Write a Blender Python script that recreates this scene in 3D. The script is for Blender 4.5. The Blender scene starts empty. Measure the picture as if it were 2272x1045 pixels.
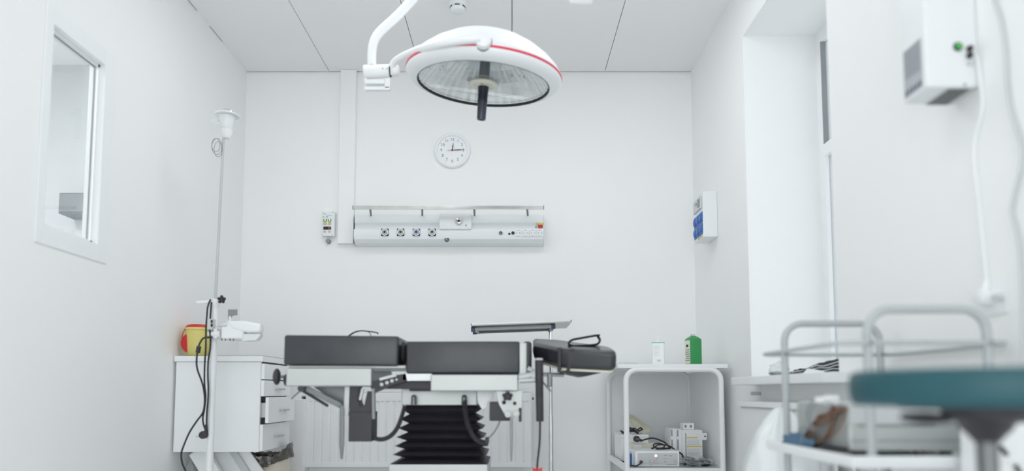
import bpy, bmesh, math, random
from mathutils import Vector, Matrix, noise
random.seed(7)
R = math.radians
PI = math.pi
SC = bpy.context.scene
COL = SC.collection

# ------------------------------------------------------------------ camera
H = 0.75                       # eye height above the floor
F = 1515.0                     # 24 mm on 36 mm, in pixels of the 2272 px frame
TH = math.atan(113.0 / F)      # pitched slightly up
CX, CY = 1136.0, 757.0         # principal point (the frame is cropped, so it is shifted)
cam = bpy.data.cameras.new('camera')
cam.lens = 24.0
cam.sensor_width = 36.0
cam.sensor_fit = 'HORIZONTAL'
cam.shift_x = 0.0
cam.shift_y = (CY - 522.5) / 2272.0
cam.clip_start = 0.02
cam.dof.use_dof = True
cam.dof.focus_distance = 4.2
cam.dof.aperture_fstop = 1.05
cam_o = bpy.data.objects.new('camera', cam)
COL.objects.link(cam_o)
cam_o.location = (0, 0, H)
cam_o.rotation_euler = (PI / 2 + TH, 0, 0)
SC.camera = cam_o

# ------------------------------------------------------------------ world, view, render flags
SC.view_settings.view_transform = 'Standard'
SC.view_settings.look = 'None'
SC.view_settings.gamma = 1.0
SC.view_settings.use_curve_mapping = False
SC.view_settings.exposure = 0.14
SC.cycles.use_denoising = True
SC.cycles.max_bounces = 14
SC.cycles.diffuse_bounces = 8
SC.cycles.transparent_max_bounces = 16
SC.cycles.sample_clamp_indirect = 6.0
SC.cycles.caustics_reflective = False
SC.cycles.caustics_refractive = False
world = bpy.data.worlds.new('world')
SC.world = world
world.use_nodes = True
world.node_tree.nodes['Background'].inputs[0].default_value = (0.95, 0.98, 1.0, 1)
world.node_tree.nodes['Background'].inputs[1].default_value = 1.68


def area(name, loc, rot, sx, sy, watts, col=(1, 1, 1)):
    l = bpy.data.lights.new(name, 'AREA')
    l.shape = 'RECTANGLE'
    l.size = sx
    l.size_y = sy
    l.energy = watts
    l.color = col
    o = bpy.data.objects.new(name, l)
    COL.objects.link(o)
    o.location = loc
    o.rotation_euler = rot
    return o


# rear opening and fill lamp, both added behind the camera; sky through the window niche on the right
area('rear_fill_light', (-0.28, -2.0, 1.10), (R(90), 0, 0), 2.2, 1.9, 14.0, (0.975, 0.985, 1.0))
PANEL_W = (4.2, 4.2, 4.5, 1.5)   # the four added ceiling panel lamps
NEXT_W = 62.0                   # lamp of the neighbouring room


def at(px, py, Y):
    """point of the room seen at photo pixel (px, py), at distance Y along the room"""
    u = CY - py
    dy = math.cos(TH) * F - math.sin(TH) * u
    dz = math.sin(TH) * F + math.cos(TH) * u
    k = Y / dy
    return Vector(((px - CX) * k, Y, H + dz * k))


def ax(px, Y, py=800):
    return at(px, py, Y).x


def az(py, Y):
    return at(CX, py, Y).z


# ------------------------------------------------------------------ materials
def lin(c):
    return tuple(((v / 255.0) / 12.92 if v / 255.0 <= 0.04045 else ((v / 255.0 + 0.055) / 1.055) ** 2.4) for v in c)


def mat(name, col, rough=0.5, metal=0.0, var=0.04, scale=6.0, bump=0.0, bscale=60.0, spec=0.5, alpha=None, trans=0.0, emit=None, coat=0.0, aniso=0.0):
    m = bpy.data.materials.new(name)
    m.use_nodes = True
    nt = m.node_tree
    b = nt.nodes['Principled BSDF']
    c = lin(col)
    tc = nt.nodes.new('ShaderNodeTexCoord')
    nz = nt.nodes.new('ShaderNodeTexNoise')
    nz.inputs['Scale'].default_value = scale
    nz.inputs['Detail'].default_value = 4.0
    nt.links.new(tc.outputs['Object'], nz.inputs['Vector'])
    rp = nt.nodes.new('ShaderNodeValToRGB')
    rp.color_ramp.elements[0].position = 0.3
    rp.color_ramp.elements[1].position = 0.7
    rp.color_ramp.elements[0].color = tuple(max(0, v * (1 - var)) for v in c) + (1,)
    rp.color_ramp.elements[1].color = tuple(min(1, v * (1 + var)) for v in c) + (1,)
    nt.links.new(nz.outputs['Fac'], rp.inputs['Fac'])
    nt.links.new(rp.outputs['Color'], b.inputs['Base Color'])
    b.inputs['Roughness'].default_value = rough
    b.inputs['Metallic'].default_value = metal
    b.inputs['Specular IOR Level'].default_value = spec
    b.inputs['Coat Weight'].default_value = coat
    b.inputs['Transmission Weight'].default_value = trans
    if aniso:
        b.inputs['Anisotropic'].default_value = aniso
    if alpha is not None:
        b.inputs['Alpha'].default_value = alpha
    if emit:
        b.inputs['Emission Color'].default_value = lin(emit[0]) + (1,)
        b.inputs['Emission Strength'].default_value = emit[1]
    if bump:
        n2 = nt.nodes.new('ShaderNodeTexNoise')
        n2.inputs['Scale'].default_value = bscale
        n2.inputs['Detail'].default_value = 3.0
        nt.links.new(tc.outputs['Object'], n2.inputs['Vector'])
        bp = nt.nodes.new('ShaderNodeBump')
        bp.inputs['Strength'].default_value = bump
        bp.inputs['Distance'].default_value = 0.01
        nt.links.new(n2.outputs['Fac'], bp.inputs['Height'])
        nt.links.new(bp.outputs['Normal'], b.inputs['Normal'])
    return m


def glass_mat(name, tint=(240, 241, 241), refl=0.05):
    m = bpy.data.materials.new(name)
    m.use_nodes = True
    nt = m.node_tree
    for n in list(nt.nodes):
        nt.nodes.remove(n)
    out = nt.nodes.new('ShaderNodeOutputMaterial')
    tr = nt.nodes.new('ShaderNodeBsdfTransparent')
    tr.inputs['Color'].default_value = lin(tint) + (1,)
    gl = nt.nodes.new('ShaderNodeBsdfGlossy')
    gl.inputs['Roughness'].default_value = 0.02
    fr = nt.nodes.new('ShaderNodeLayerWeight')
    fr.inputs['Blend'].default_value = 0.25
    mu = nt.nodes.new('ShaderNodeMath')
    mu.operation = 'MULTIPLY'
    mu.inputs[1].default_value = refl * 4
    nt.links.new(fr.outputs['Fresnel'], mu.inputs[0])
    mx = nt.nodes.new('ShaderNodeMixShader')
    nt.links.new(mu.outputs[0], mx.inputs[0])
    nt.links.new(tr.outputs[0], mx.inputs[1])
    nt.links.new(gl.outputs[0], mx.inputs[2])
    nt.links.new(mx.outputs[0], out.inputs['Surface'])
    return m


M = {}
M['wall'] = mat('wall_paint', (243, 244, 244), 0.55, var=0.006, scale=1.5, bump=0.02, bscale=180, spec=0.3)
M['ceil'] = mat('ceiling_panel_paint', (240, 241, 241), 0.6, var=0.006, scale=2, bump=0.02, bscale=120, spec=0.2)
M['gap'] = mat('dark_ceiling_void', (70, 76, 80), 0.9)
M['floor'] = mat('white_vinyl_floor', (244, 245, 245), 0.35, var=0.04, scale=30)  # unseen floor, whitened to bounce light into the low areas
M['white'] = mat('white_enamel', (240, 242, 243), 0.35, var=0.01)
M['lam'] = mat('white_laminate', (242, 244, 245), 0.4, var=0.008)
M['plastic'] = mat('white_plastic', (233, 236, 237), 0.4, var=0.012)
M['plasgrey'] = mat('pale_grey_plastic', (204, 207, 208), 0.45, var=0.02)
M['grey'] = mat('grey_plastic', (140, 145, 148), 0.5, var=0.03)
M['cream'] = mat('cream_plastic', (222, 222, 206), 0.45, var=0.02)
M['steel'] = mat('brushed_steel', (205, 206, 202), 0.22, 1.0, var=0.08, scale=14, aniso=0.4)
M['chrome'] = mat('polished_chrome', (225, 227, 228), 0.08, 1.0, var=0.02)
M['steelsat'] = mat('satin_steel', (192, 196, 194), 0.45, 0.55, var=0.03)
M['dsteel'] = mat('dull_grey_steel', (120, 123, 124), 0.35, 0.8, var=0.06)
M['leather'] = mat('charcoal_leatherette', (56, 59, 63), 0.25, var=0.1, scale=9, bump=0.012, bscale=160, spec=0.5)
M['black'] = mat('black_plastic', (50, 48, 54), 0.45, var=0.08)
M['rubber'] = mat('black_rubber', (52, 49, 56), 0.5, var=0.1, scale=12)
M['teal'] = mat('teal_vinyl', (24, 80, 88), 0.42, var=0.06, scale=5, bump=0.05, bscale=140)
M['red'] = mat('red_plastic', (205, 40, 48), 0.4, var=0.03)
M['lampred'] = mat('red_trim_ring', (228, 62, 92), 0.35, var=0.02)
M['yellow'] = mat('yellow_plastic', (226, 214, 128), 0.45, var=0.02)
M['beige'] = mat('beige_plastic', (214, 208, 192), 0.5, var=0.02)
M['bag'] = mat('dark_bin_bag_film', (76, 71, 66), 0.14, var=0.25, scale=14, bump=1.0, bscale=22, spec=0.8)
M['blackfilm'] = mat('black_glossy_film', (36, 36, 38), 0.14, var=0.2, bump=0.5, bscale=40, spec=0.8)
M['clear'] = mat('clear_plastic_film', (222, 228, 230), 0.12, var=0.05, bump=0.6, bscale=45, alpha=0.30, spec=0.8)
M['whitebag'] = mat('milky_plastic_film', (236, 240, 241), 0.3, var=0.03, bump=0.4, bscale=14, spec=0.6)
M['green'] = mat('green_plastic', (52, 150, 84), 0.38, var=0.05)
M['mint'] = mat('mint_green_print', (110, 196, 160), 0.5)
M['blue'] = mat('blue_plastic', (58, 108, 182), 0.35, var=0.06)
M['navy'] = mat('navy_plastic', (52, 66, 104), 0.4)
M['bluecloth'] = mat('blue_wrap', (84, 116, 142), 0.7, var=0.1, bump=0.3)
M['ink'] = mat('grey_printed_ink', (136, 142, 146), 0.6)
M['dark'] = mat('near_black_ink', (40, 42, 46), 0.6)
M['greenbtn'] = mat('green_button', (74, 150, 92), 0.4)
M['beigebtn'] = mat('beige_button', (196, 186, 132), 0.5)
M['led_red'] = mat('red_display_digit', (220, 60, 70), 0.5, emit=((230, 60, 70), 0.7))
M['led_green'] = mat('green_lit_button', (70, 160, 78), 0.35, emit=((60, 160, 70), 0.25))
M['led_white'] = mat('white_indicator', (240, 240, 232), 0.4, emit=((255, 250, 235), 0.5))
M['yellowpr'] = mat('yellow_label', (226, 208, 104), 0.5)
M['brown'] = mat('brown_wire_sleeve', (124, 92, 72), 0.5, var=0.15, scale=30)
M['tube'] = mat('grey_enamelled_tube', (182, 187, 189), 0.4, var=.02)
M['frost'] = mat('frosted_plastic', (246, 248, 249), 0.25, var=0.01, alpha=0.72)
M['glass'] = glass_mat('window_glass')
M['dayglass'] = glass_mat('outer_window_glass', (232, 234, 235), 0.04)
M['mirror'] = mat('lamp_reflector', (246, 247, 248), 0.24, .6, var=0.03, scale=10)
M['lens'] = glass_mat('lamp_cover_glass', (246, 248, 248), 0.05)
M['diff'] = mat('lamp_diffuser', (245, 247, 250), 0.5, emit=((245, 249, 255), 0.5))
M['clockface'] = mat('clock_face', (240, 242, 243), 0.5, var=0.004)
M['nextwall'] = mat('next_room_paint', (212, 214, 215), 0.6, var=0.01, scale=2)


# ------------------------------------------------------------------ mesh builder
class G:
    def __init__(s):
        s.bm = bmesh.new()
        s.wn = False

    def _add(s, t, M4=None, wn=False):
        s.wn = s.wn or wn
        if M4 is not None:
            bmesh.ops.transform(t, matrix=M4, verts=t.verts)
        me = bpy.data.meshes.new('tmp')
        bmesh.ops.recalc_face_normals(t, faces=t.faces)
        t.to_mesh(me)
        t.free()
        s.bm.from_mesh(me)
        bpy.data.meshes.remove(me)
        return s

    def box(s, x0, x1, y0, y1, z0, z1, bev=0.0, seg=2, M4=None):
        t = bmesh.new()
        bmesh.ops.create_cube(t, size=1.0)
        for v in t.verts:
            v.co = Vector(((x0 + x1) / 2 + v.co.x * (x1 - x0), (y0 + y1) / 2 + v.co.y * (y1 - y0), (z0 + z1) / 2 + v.co.z * (z1 - z0)))
        if bev:
            bmesh.ops.bevel(t, geom=list(t.edges), offset=bev, segments=seg, affect='EDGES', profile=0.5)
        return s._add(t, M4, bev > 0)

    def pbox(s, pa, pb, Y0, Y1, bev=0.0, seg=2):
        """box whose front face fills the photo rectangle pa..pb at distance Y0"""
        ym = (pa[1] + pb[1]) / 2
        return s.box(at(pa[0], ym, Y0).x, at(pb[0], ym, Y0).x, Y0, Y1, at(CX, pb[1], Y0).z, at(CX, pa[1], Y0).z, bev, seg)

    def cyl(s, a, b, r0, r1=None, seg=24, bev=0.0, M4=None):
        r1 = r0 if r1 is None else r1
        a, b = Vector(a), Vector(b)
        d = b - a
        t = bmesh.new()
        bmesh.ops.create_cone(t, cap_ends=True, segments=seg, radius1=max(r0, 1e-5), radius2=max(r1, 1e-5), depth=d.length)
        if bev:
            ed = [e for e in t.edges if abs(e.verts[0].co.z - e.verts[1].co.z) < 1e-6]
            bmesh.ops.bevel(t, geom=ed, offset=bev, segments=2, affect='EDGES', profile=0.5)
        q = d.to_track_quat('Z', 'Y').to_matrix().to_4x4()
        bmesh.ops.transform(t, matrix=Matrix.Translation((a + b) / 2) @ q, verts=t.verts)
        return s._add(t, M4)

    def ball(s, c, r, seg=20, M4=None):
        t = bmesh.new()
        bmesh.ops.create_uvsphere(t, u_segments=seg, v_segments=max(8, seg * 2 // 3), radius=1.0)
        rr = r if isinstance(r, (tuple, list)) else (r, r, r)
        for v in t.verts:
            v.co = Vector((c[0] + v.co.x * rr[0], c[1] + v.co.y * rr[1], c[2] + v.co.z * rr[2]))
        return s._add(t, M4)

    def tube(s, pts, r, n=10, smooth=6, closed=False, caps=True, flat=None, M4=None):
        P = [Vector(p) for p in pts]
        if smooth and len(P) > 2:
            Q = []
            N = len(P)
            rng = range(N) if closed else range(N - 1)
            for i in rng:
                p0 = P[(i - 1) % N] if (closed or i > 0) else P[0] * 2 - P[1]
                p1, p2 = P[i], P[(i + 1) % N]
                p3 = P[(i + 2) % N] if (closed or i + 2 < N) else P[-1] * 2 - P[-2]
                for k in range(smooth):
                    u = k / smooth
                    Q.append(0.5 * ((2 * p1) + (p2 - p0) * u + (2 * p0 - 5 * p1 + 4 * p2 - p3) * u * u + (3 * p1 - p0 - 3 * p2 + p3) * u ** 3))
            if not closed:
                Q.append(P[-1])
            P = Q
        t = bmesh.new()
        N = len(P)
        prev = None
        rings = []
        for i in range(N):
            if closed:
                d = P[(i + 1) % N] - P[i - 1]
            else:
                d = P[min(i + 1, N - 1)] - P[max(i - 1, 0)]
            if d.length < 1e-9:
                d = Vector((0, 0, 1))
            d.normalize()
            if prev is None:
                up = Vector((0, 0, 1)) if abs(d.z) < 0.9 else Vector((1, 0, 0))
                nrm = (up - d * up.dot(d)).normalized()
            else:
                nrm = prev - d * prev.dot(d)
                nrm = nrm.normalized() if nrm.length > 1e-6 else d.orthogonal().normalized()
            prev = nrm
            bn = d.cross(nrm)
            rad = r(i / max(1, N - 1)) if callable(r) else r
            ra, rb = (rad, rad) if flat is None else (rad, rad * flat)
            rings.append([t.verts.new(P[i] + nrm * (ra * math.cos(2 * PI * k / n)) + bn * (rb * math.sin(2 * PI * k / n))) for k in range(n)])
        for i in range(N if closed else N - 1):
            A, B = rings[i], rings[(i + 1) % N]
            for k in range(n):
                t.faces.new((A[k], A[(k + 1) % n], B[(k + 1) % n], B[k]))
        if caps and not closed:
            t.faces.new(rings[0][::-1])
            t.faces.new(rings[-1])
        return s._add(t, M4)

    def lathe(s, prof, M4=None, seg=40, a0=0.0, a1=2 * PI):
        """profile [(r, z)] about the local z axis"""
        t = bmesh.new()
        full = abs(a1 - a0 - 2 * PI) < 1e-6
        n = seg if full else seg + 1
        cols = []
        for k in range(n):
            a = a0 + (a1 - a0) * k / seg
            cols.append([t.verts.new((max(p[0], 0.00002) * math.cos(a), max(p[0], 0.00002) * math.sin(a), p[1])) for p in prof])
        for k in range(seg if full else n - 1):
            A, B = cols[k], cols[(k + 1) % n]
            for j in range(len(prof) - 1):
                t.faces.new((A[j], B[j], B[j + 1], A[j + 1]))
        bmesh.ops.remove_doubles(t, verts=t.verts, dist=0.00006)
        return s._add(t, M4)

    def prism(s, poly, d, M4=None, bev=0.0, seg=2):
        """polygon [(x, y)] extruded along local z from 0 to d"""
        t = bmesh.new()
        lo = [t.verts.new((p[0], p[1], 0)) for p in poly]
        hi = [t.verts.new((p[0], p[1], d)) for p in poly]
        n = len(poly)
        t.faces.new(lo[::-1])
        t.faces.new(hi)
        for k in range(n):
            t.faces.new((lo[k], lo[(k + 1) % n], hi[(k + 1) % n], hi[k]))
        if bev:
            ed = [e for e in t.edges if len(e.link_faces) == 2 and any(len(f.verts) == n and n > 4 or f.normal.z ** 2 > .5 for f in e.link_faces)]
            bmesh.ops.recalc_face_normals(t, faces=t.faces)
            ed = [e for e in t.edges if abs(e.verts[0].co.z - e.verts[1].co.z) < 1e-7]
            bmesh.ops.bevel(t, geom=ed, offset=bev, segments=seg, affect='EDGES', profile=0.5)
        return s._add(t, M4, bev > 0)

    def crumple(s, c, r, amp=0.25, freq=3.0, seed=0, flat=None, cuts=4):
        t = bmesh.new()
        bmesh.ops.create_icosphere(t, subdivisions=cuts, radius=1.0)
        off = Vector((seed * 7.3, seed * 3.1, seed * 1.7))
        for v in t.verts:
            n = v.co.normalized()
            k = 1.0 + amp * noise.noise(n * freq + off) + amp * 0.7 * abs(noise.noise(n * freq * 2.3 + off)) - amp * 0.3
            p = n * k
            v.co = Vector((c[0] + p.x * r[0], c[1] + p.y * r[1], c[2] + p.z * r[2]))
            if flat is not None and v.co.z < flat:
                v.co.z = flat
        return s._add(t)

    def text(s, body, size, M4, ext=0.0004, align='CENTER'):
        cu = bpy.data.curves.new('t', 'FONT')
        cu.body = body
        cu.size = size
        cu.extrude = ext
        cu.align_x = align
        cu.align_y = 'CENTER'
        o = bpy.data.objects.new('t', cu)
        COL.objects.link(o)
        dg = bpy.context.evaluated_depsgraph_get()
        me = bpy.data.meshes.new_from_object(o.evaluated_get(dg))
        bpy.data.objects.remove(o)
        bpy.data.curves.remove(cu)
        t = bmesh.new()
        t.from_mesh(me)
        bpy.data.meshes.remove(me)
        return s._add(t, M4)


FRONT = Matrix.Rotation(PI / 2, 4, 'X')     # local xy plane stands up and faces the camera (-Y)
WLOC = {}


def obj(name, g, m, parent=None, label=None, smooth=40, loc=None):
    me = bpy.data.meshes.new(name)
    base = WLOC[parent.name] if parent else (Vector(loc) if loc is not None else None)
    if base is None:
        vs = [v.co for v in g.bm.verts]
        lo = Vector((min(v.x for v in vs), min(v.y for v in vs), min(v.z for v in vs)))
        hi = Vector((max(v.x for v in vs), max(v.y for v in vs), max(v.z for v in vs)))
        base = Vector(((lo.x + hi.x) / 2, (lo.y + hi.y) / 2, lo.z))
    bmesh.ops.translate(g.bm, verts=g.bm.verts, vec=-base)
    g.bm.to_mesh(me)
    g.bm.free()
    for p in me.polygons:
        p.use_smooth = True
    me.set_sharp_from_angle(angle=R(smooth))
    me.materials.append(M[m] if isinstance(m, str) else m)
    o = bpy.data.objects.new(name, me)
    COL.objects.link(o)
    if g.wn and (m != 'leather' or name == 'headrest_pad'):
        wm = o.modifiers.new('weighted_normal', 'WEIGHTED_NORMAL')
        wm.keep_sharp = True
    if parent:
        o.parent = parent
    else:
        o.location = base
    WLOC[o.name] = base
    if label:
        o['label'] = label
    return o


def tag(o, label, cat, group=None):
    o['label'] = label
    o['category'] = cat
    if group:
        o['group'] = group
    return o


def thing(name, label, cat, loc, group=None):
    o = bpy.data.objects.new(name, None)
    o.empty_display_size = 0.1
    COL.objects.link(o)
    o.location = loc
    WLOC[o.name] = Vector(loc)
    return tag(o, label, cat, group)


def struct(name, g, m, label=None, parent=None):
    o = obj(name, g, m, parent, smooth=30)
    if parent is None:
        o['kind'] = 'structure'
    if label:
        o['label'] = label
    return o


# ================================================================== THE ROOM
XL, XR, YB, YF, ZC = -1.724, 1.164, 4.30, -2.2, H + 2.077
NY0, NY1, NZ0, NZ1, NX = 2.43, 3.32, 0.79, H + 1.79, 1.53        # window niche in the right wall
WY0, WY1, WZ0, WZ1 = 2.470, 2.792, 1.363, 2.128                    # inner window in the left wall

struct('floor', G().box(XL - 3.0, XR + 0.55, YF - 0.1, YB + 0.1, -0.08, 0), 'floor', 'white vinyl floor')
g = G()
seams = [XL, -1.187, -0.594, 0.0, 0.603, XR]
for i in range(5):
    a, b = seams[i] + 0.002, seams[i + 1] - 0.002
    if i == 0:
        for (y0, y1, dx) in ((YF, 3.48, 0), (3.48, 3.585, .007), (3.585, 3.745, 0), (3.745, 3.92, .006), (3.92, YB - .011, 0)):
            g.box(XL + dx, b, y0, y1, ZC, ZC + 0.012)
    else:
        g.box(a, b if i < 4 else XR, YF, YB - 0.011, ZC, ZC + 0.012)
struct('ceiling', g, 'ceil', 'pale grey ceiling of long metal panels')
struct('ceiling_void', G().box(XL - 0.1, XR + 0.5, YF, YB + 0.1, ZC + 0.014, ZC + 0.06), 'gap')
struct('wall_back', G().box(XL - 0.1, XR + 0.6, YB, YB + 0.12, 0, ZC + 0.05), 'wall', 'white back wall')
g = G()
T = 0.062
g.box(XL - T, XL, YF, WY0, 0, ZC + .05).box(XL - T, XL, WY1, YB, 0, ZC + .05)
g.box(XL - T, XL, WY0, WY1, 0, WZ0).box(XL - T, XL, WY0, WY1, WZ1, ZC + .05)
struct('wall_left', g, 'wall', 'white left wall around the inner window')
g = G()
g.box(XR, XR + .55, YF, NY0, 0, ZC + .05).box(XR, XR + .55, NY1, YB, 0, ZC + .05)
g.box(XR, XR + .55, NY0, NY1, 0, .7815).box(XR, XR + .55, NY0, NY1, NZ1, ZC + .05)
struct('wall_right', g, 'wall', 'white right wall with a deep window niche')
g = G()
g.box(XL - .1, -1.45, YF - .12, YF, 0, ZC + .05).box(0.9, XR + .5, YF - .12, YF, 0, ZC + .05)
g.box(-1.45, .9, YF - .12, YF, 0, .04).box(-1.45, .9, YF - .12, YF, 2.55, ZC + .05)  # opening added behind the camera to let in fill light
struct('wall_rear', g, 'wall')

# inner window
g = G()
fw, fo = 0.072, 0.006
g.box(XL, XL + fo, WY0 - .045, WY0, WZ0 - fw, WZ1 + fw, .003).box(XL, XL + fo, WY1, WY1 + fw, WZ0 - fw, WZ1 + fw, .003)
g.box(XL, XL + fo, WY0, WY1, WZ1, WZ1 + fw, .003).box(XL, XL + fo, WY0, WY1, WZ0 - fw, WZ0, .003)
w1 = struct('window_1', g, 'white', 'narrow inner window in the left wall, into the next room')
g = G()
for (a, b, c, d) in ((WY0, WY0 + .012, WZ0, WZ1), (WY1 - .012, WY1, WZ0, WZ1), (WY0, WY1, WZ0, WZ0 + .012), (WY0, WY1, WZ1 - .012, WZ1)):
    g.box(XL - .030, XL - .018, a, b, c, d)
obj('glazing_bead', g, 'plastic', w1)
g = G()
g.box(XL - .034, XL - .030, WY1 - .016, WY1 - .0005, WZ0, WZ1).box(XL - .034, XL - .030, WY0, WY1, WZ1 - .016, WZ1 - .0005)
obj('rubber_seal', g, 'grey', w1)
obj('pane', G().box(XL - .042, XL - .036, WY0 + .0005, WY1 - .0005, WZ0 + .0005, WZ1 - .0005), 'glass', w1)

# neighbouring room seen through it
g = G()
nx0, nx1, ny0, ny1, nz1 = -4.3, XL - T, .6, 4.20, ZC
g.box(nx0 - .1, nx0, ny0, ny1, 0, nz1).box(nx0 - .1, nx1, ny1, ny1 + .1, 0, nz1).box(nx0 - .1, nx1, ny0 - .1, ny0, 0, nz1)
struct('wall_neighbour', g, 'nextwall')
struct('ceiling_neighbour', G().box(nx0, nx1, ny0, ny1, nz1, nz1 + .05), 'ceil')
o = thing('wall_box', 'grey wall box seen through the inner window on the left', 'wall box', (-2.66, 4.2, 1.80))
p0 = at(131, 427, 4.05)
p1 = at(188, 474, 4.05)
obj('body', G().box(p0.x, p1.x, 4.05, 4.199, p1.z, p0.z, .006), mat('wall_box_grey', (128, 134, 136), .5), o)
obj('front_cover', G().box(p0.x + .01, p1.x - .01, 4.043, 4.05, p1.z + .01, p0.z - .01, .003), mat('wall_box_cover_grey', (140, 146, 148), .5), o)
nl = thing('ceiling_light', 'panel lamp on the ceiling of the next room behind the inner window', 'ceiling light', (-3.0, 2.0, nz1))
obj('frame', G().box(-3.32, -2.68, 1.68, 2.32, nz1 - .012, nz1 - .0005), 'white', nl)
obj('diffuser', G().box(-3.29, -2.71, 1.71, 2.29, nz1 - .016, nz1 - .0125), 'diff', nl)
area('next_room_lamp', (-3.0, 2.0, nz1 - .03), (0, 0, 0), .55, .55, NEXT_W, (.97, .98, 1))

# right window: sill, frame, glass
struct('trim_1', G().box(1.045, NX + .02, 2.30, 3.26, .782, .818, .004).box(XR, NX + .02, 3.26, NY1 - .0005, .782, .818), 'white', 'white window sill above the radiator on the right')
g = G()
fx0, fx1 = NX, NX + .06
zt = H + 1.183
g.box(fx0, fx1, NY0, NY0 + .06, .818, NZ1).box(fx0, fx1, NY1 - .055, NY1, .818, NZ1)
g.box(fx0, fx1, NY0 + .06, NY1 - .055, NZ1 - .06, NZ1).box(fx0, fx1, NY0 + .06, NY1 - .055, .818, .86)
g.box(fx0, fx1, NY0 + .06, NY1 - .055, zt - .03, zt + .03)
w2 = struct('window_2', g, 'white', 'tall white window in the niche on the right')
g = G()
g.box(fx0 + .02, fx0 + .026, NY0 + .06, NY1 - .055, zt + .03, NZ1 - .06)
g.box(fx0 + .02, fx0 + .026, NY0 + .06, NY1 - .055, .86, zt - .03)
obj('pane', g, 'dayglass', w2)
g = G()
g.box(fx0 - .003, fx0 + .02, NY1 - .062, NY1 - .055, zt + .03, NZ1 - .06)
obj('rubber_seal', g, 'grey', w2)

# vertical cable trunking on the back wall and a pipe casing
g = G()
tx0, tx1 = at(752, 350, 4.265).x, at(787, 350, 4.265).x
g.box(tx0, tx1, 4.265, YB - .0005, az(540, 4.265), ZC - .0005, .004)
struct('trim_2', g, 'wall', 'white boxed duct running down the back wall')
g = G().box(ax(637, 4.16), ax(677, 4.16), 4.16, YB, 0, az(886, 4.16), .004)
struct('trim_3', g, 'wall', 'white boxed pipe casing left of the radiator')

# unseen ceiling lamps, added outside the frame to light the room evenly
for i, (lx, ly) in enumerate(((-.72, 2.95), (.42, 2.95), (-.28, 1.30), (-.28, -.4))):
    w = ('left of the surgical lamp', 'right of the surgical lamp', 'midway between the surgical lamp and the rear wall', 'nearest the rear wall')[i]
    t = thing('ceiling_light', 'unseen square ceiling panel lamp ' + w, 'ceiling light', (lx, ly, ZC), 'unseen square panel lamps on the ceiling')
    obj('frame', G().box(lx - .3, lx + .3, ly - .3, ly + .3, ZC - .012, ZC - .0005, .002), 'white', t)
    obj('diffuser', G().box(lx - .275, lx + .275, ly - .275, ly + .275, ZC - .016, ZC - .0125), 'diff', t)
    area('panel_fill_lamp', (lx, ly, ZC - .03), (0, 0, 0), .55, .55, PANEL_W[i], (.985, .99, 1))

# smoke detector
c = Vector((-.289, 3.50, ZC))
t = thing('smoke_detector', 'small round white smoke detector on the ceiling', 'smoke detector', c)
obj('base', G().lathe([(0, 0), (.050, 0), (.0505, -.028), (.047, -.032), (0, -.032)], Matrix.Translation(c)), 'plastic', t)
obj('sensor_head', G().lathe([(0, -.0321), (.041, -.0321), (.041, -.038), (.038, -.050), (.030, -.056), (0, -.057)], Matrix.Translation(c)), 'plastic', t)
g = G()
for k in range(6):
    a = PI * 2 * k / 6 - PI / 2
    g.lathe([(.0400, -.0335), (.0420, -.0335), (.0420, -.0385), (.0395, -.0385), (.0400, -.0335)], Matrix.Translation(c), 8, a - .32, a + .32)
obj('vent_slot', g, 'dark', t)

# ================================================================== BACK WALL THINGS
# bed-head supply panel
Y0 = 4.21
bx0, bx1 = at(785, 505, Y0).x, at(1206, 505, Y0).x
t = thing('supply_panel', 'long white medical supply panel on the back wall under the clock', 'supply panel', ((bx0 + bx1) / 2, YB, az(541, Y0)))


def pz(py):
    return az(py, Y0)


prof = [(0, 473), (.062, 473.5), (.066, 475), (.066, 492), (.052, 497), (.060, 507), (.086, 508), (.088, 509.5), (.088, 523), (.082, 530), (.062, 537), (.030, 541), (0, 541)]
poly = [(-p[0], pz(p[1])) for p in prof]
ME = Matrix(((0, 0, 1, bx0), (1, 0, 0, YB), (0, 1, 0, 0), (0, 0, 0, 1)))
obj('housing', G().prism(poly, bx1 - bx0, ME), 'plastic', t, smooth=25)
for xe, s in ((bx0, -1), (bx1, 1)):
    g = G().prism([(-p[0] * 1.0, pz(p[1])) for p in prof], .0025, Matrix(((0, 0, s, xe), (1, 0, 0, YB), (0, 1, 0, 0), (0, 0, 0, 1))))
    obj('end_cap', g, 'grey' if s < 0 else 'plasgrey', t)
g = G().pbox((975, 473), (1046, 508), 4.200, 4.252, .003)
cov = obj('junction_cover', g, 'plastic', t)
c = at(1018, 491, 4.200)
g = G().lathe([(0, .014), (.006, .014), (.008, .006), (.012, .005), (.014, .016), (.018, .015), (.021, 0), (0, 0)], Matrix.Translation(c) @ FRONT)
obj('round_socket', g, 'steel', cov)
obj('socket_hole', G().cyl(c + Vector((0, -.0142, 0)), c + Vector((0, -.015, 0)), .006), 'dark', cov)
c = at(1034, 500, 4.200)
obj('indicator', G().cyl(c, c + Vector((0, -.003, 0)), .005), 'grey', cov)
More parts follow.
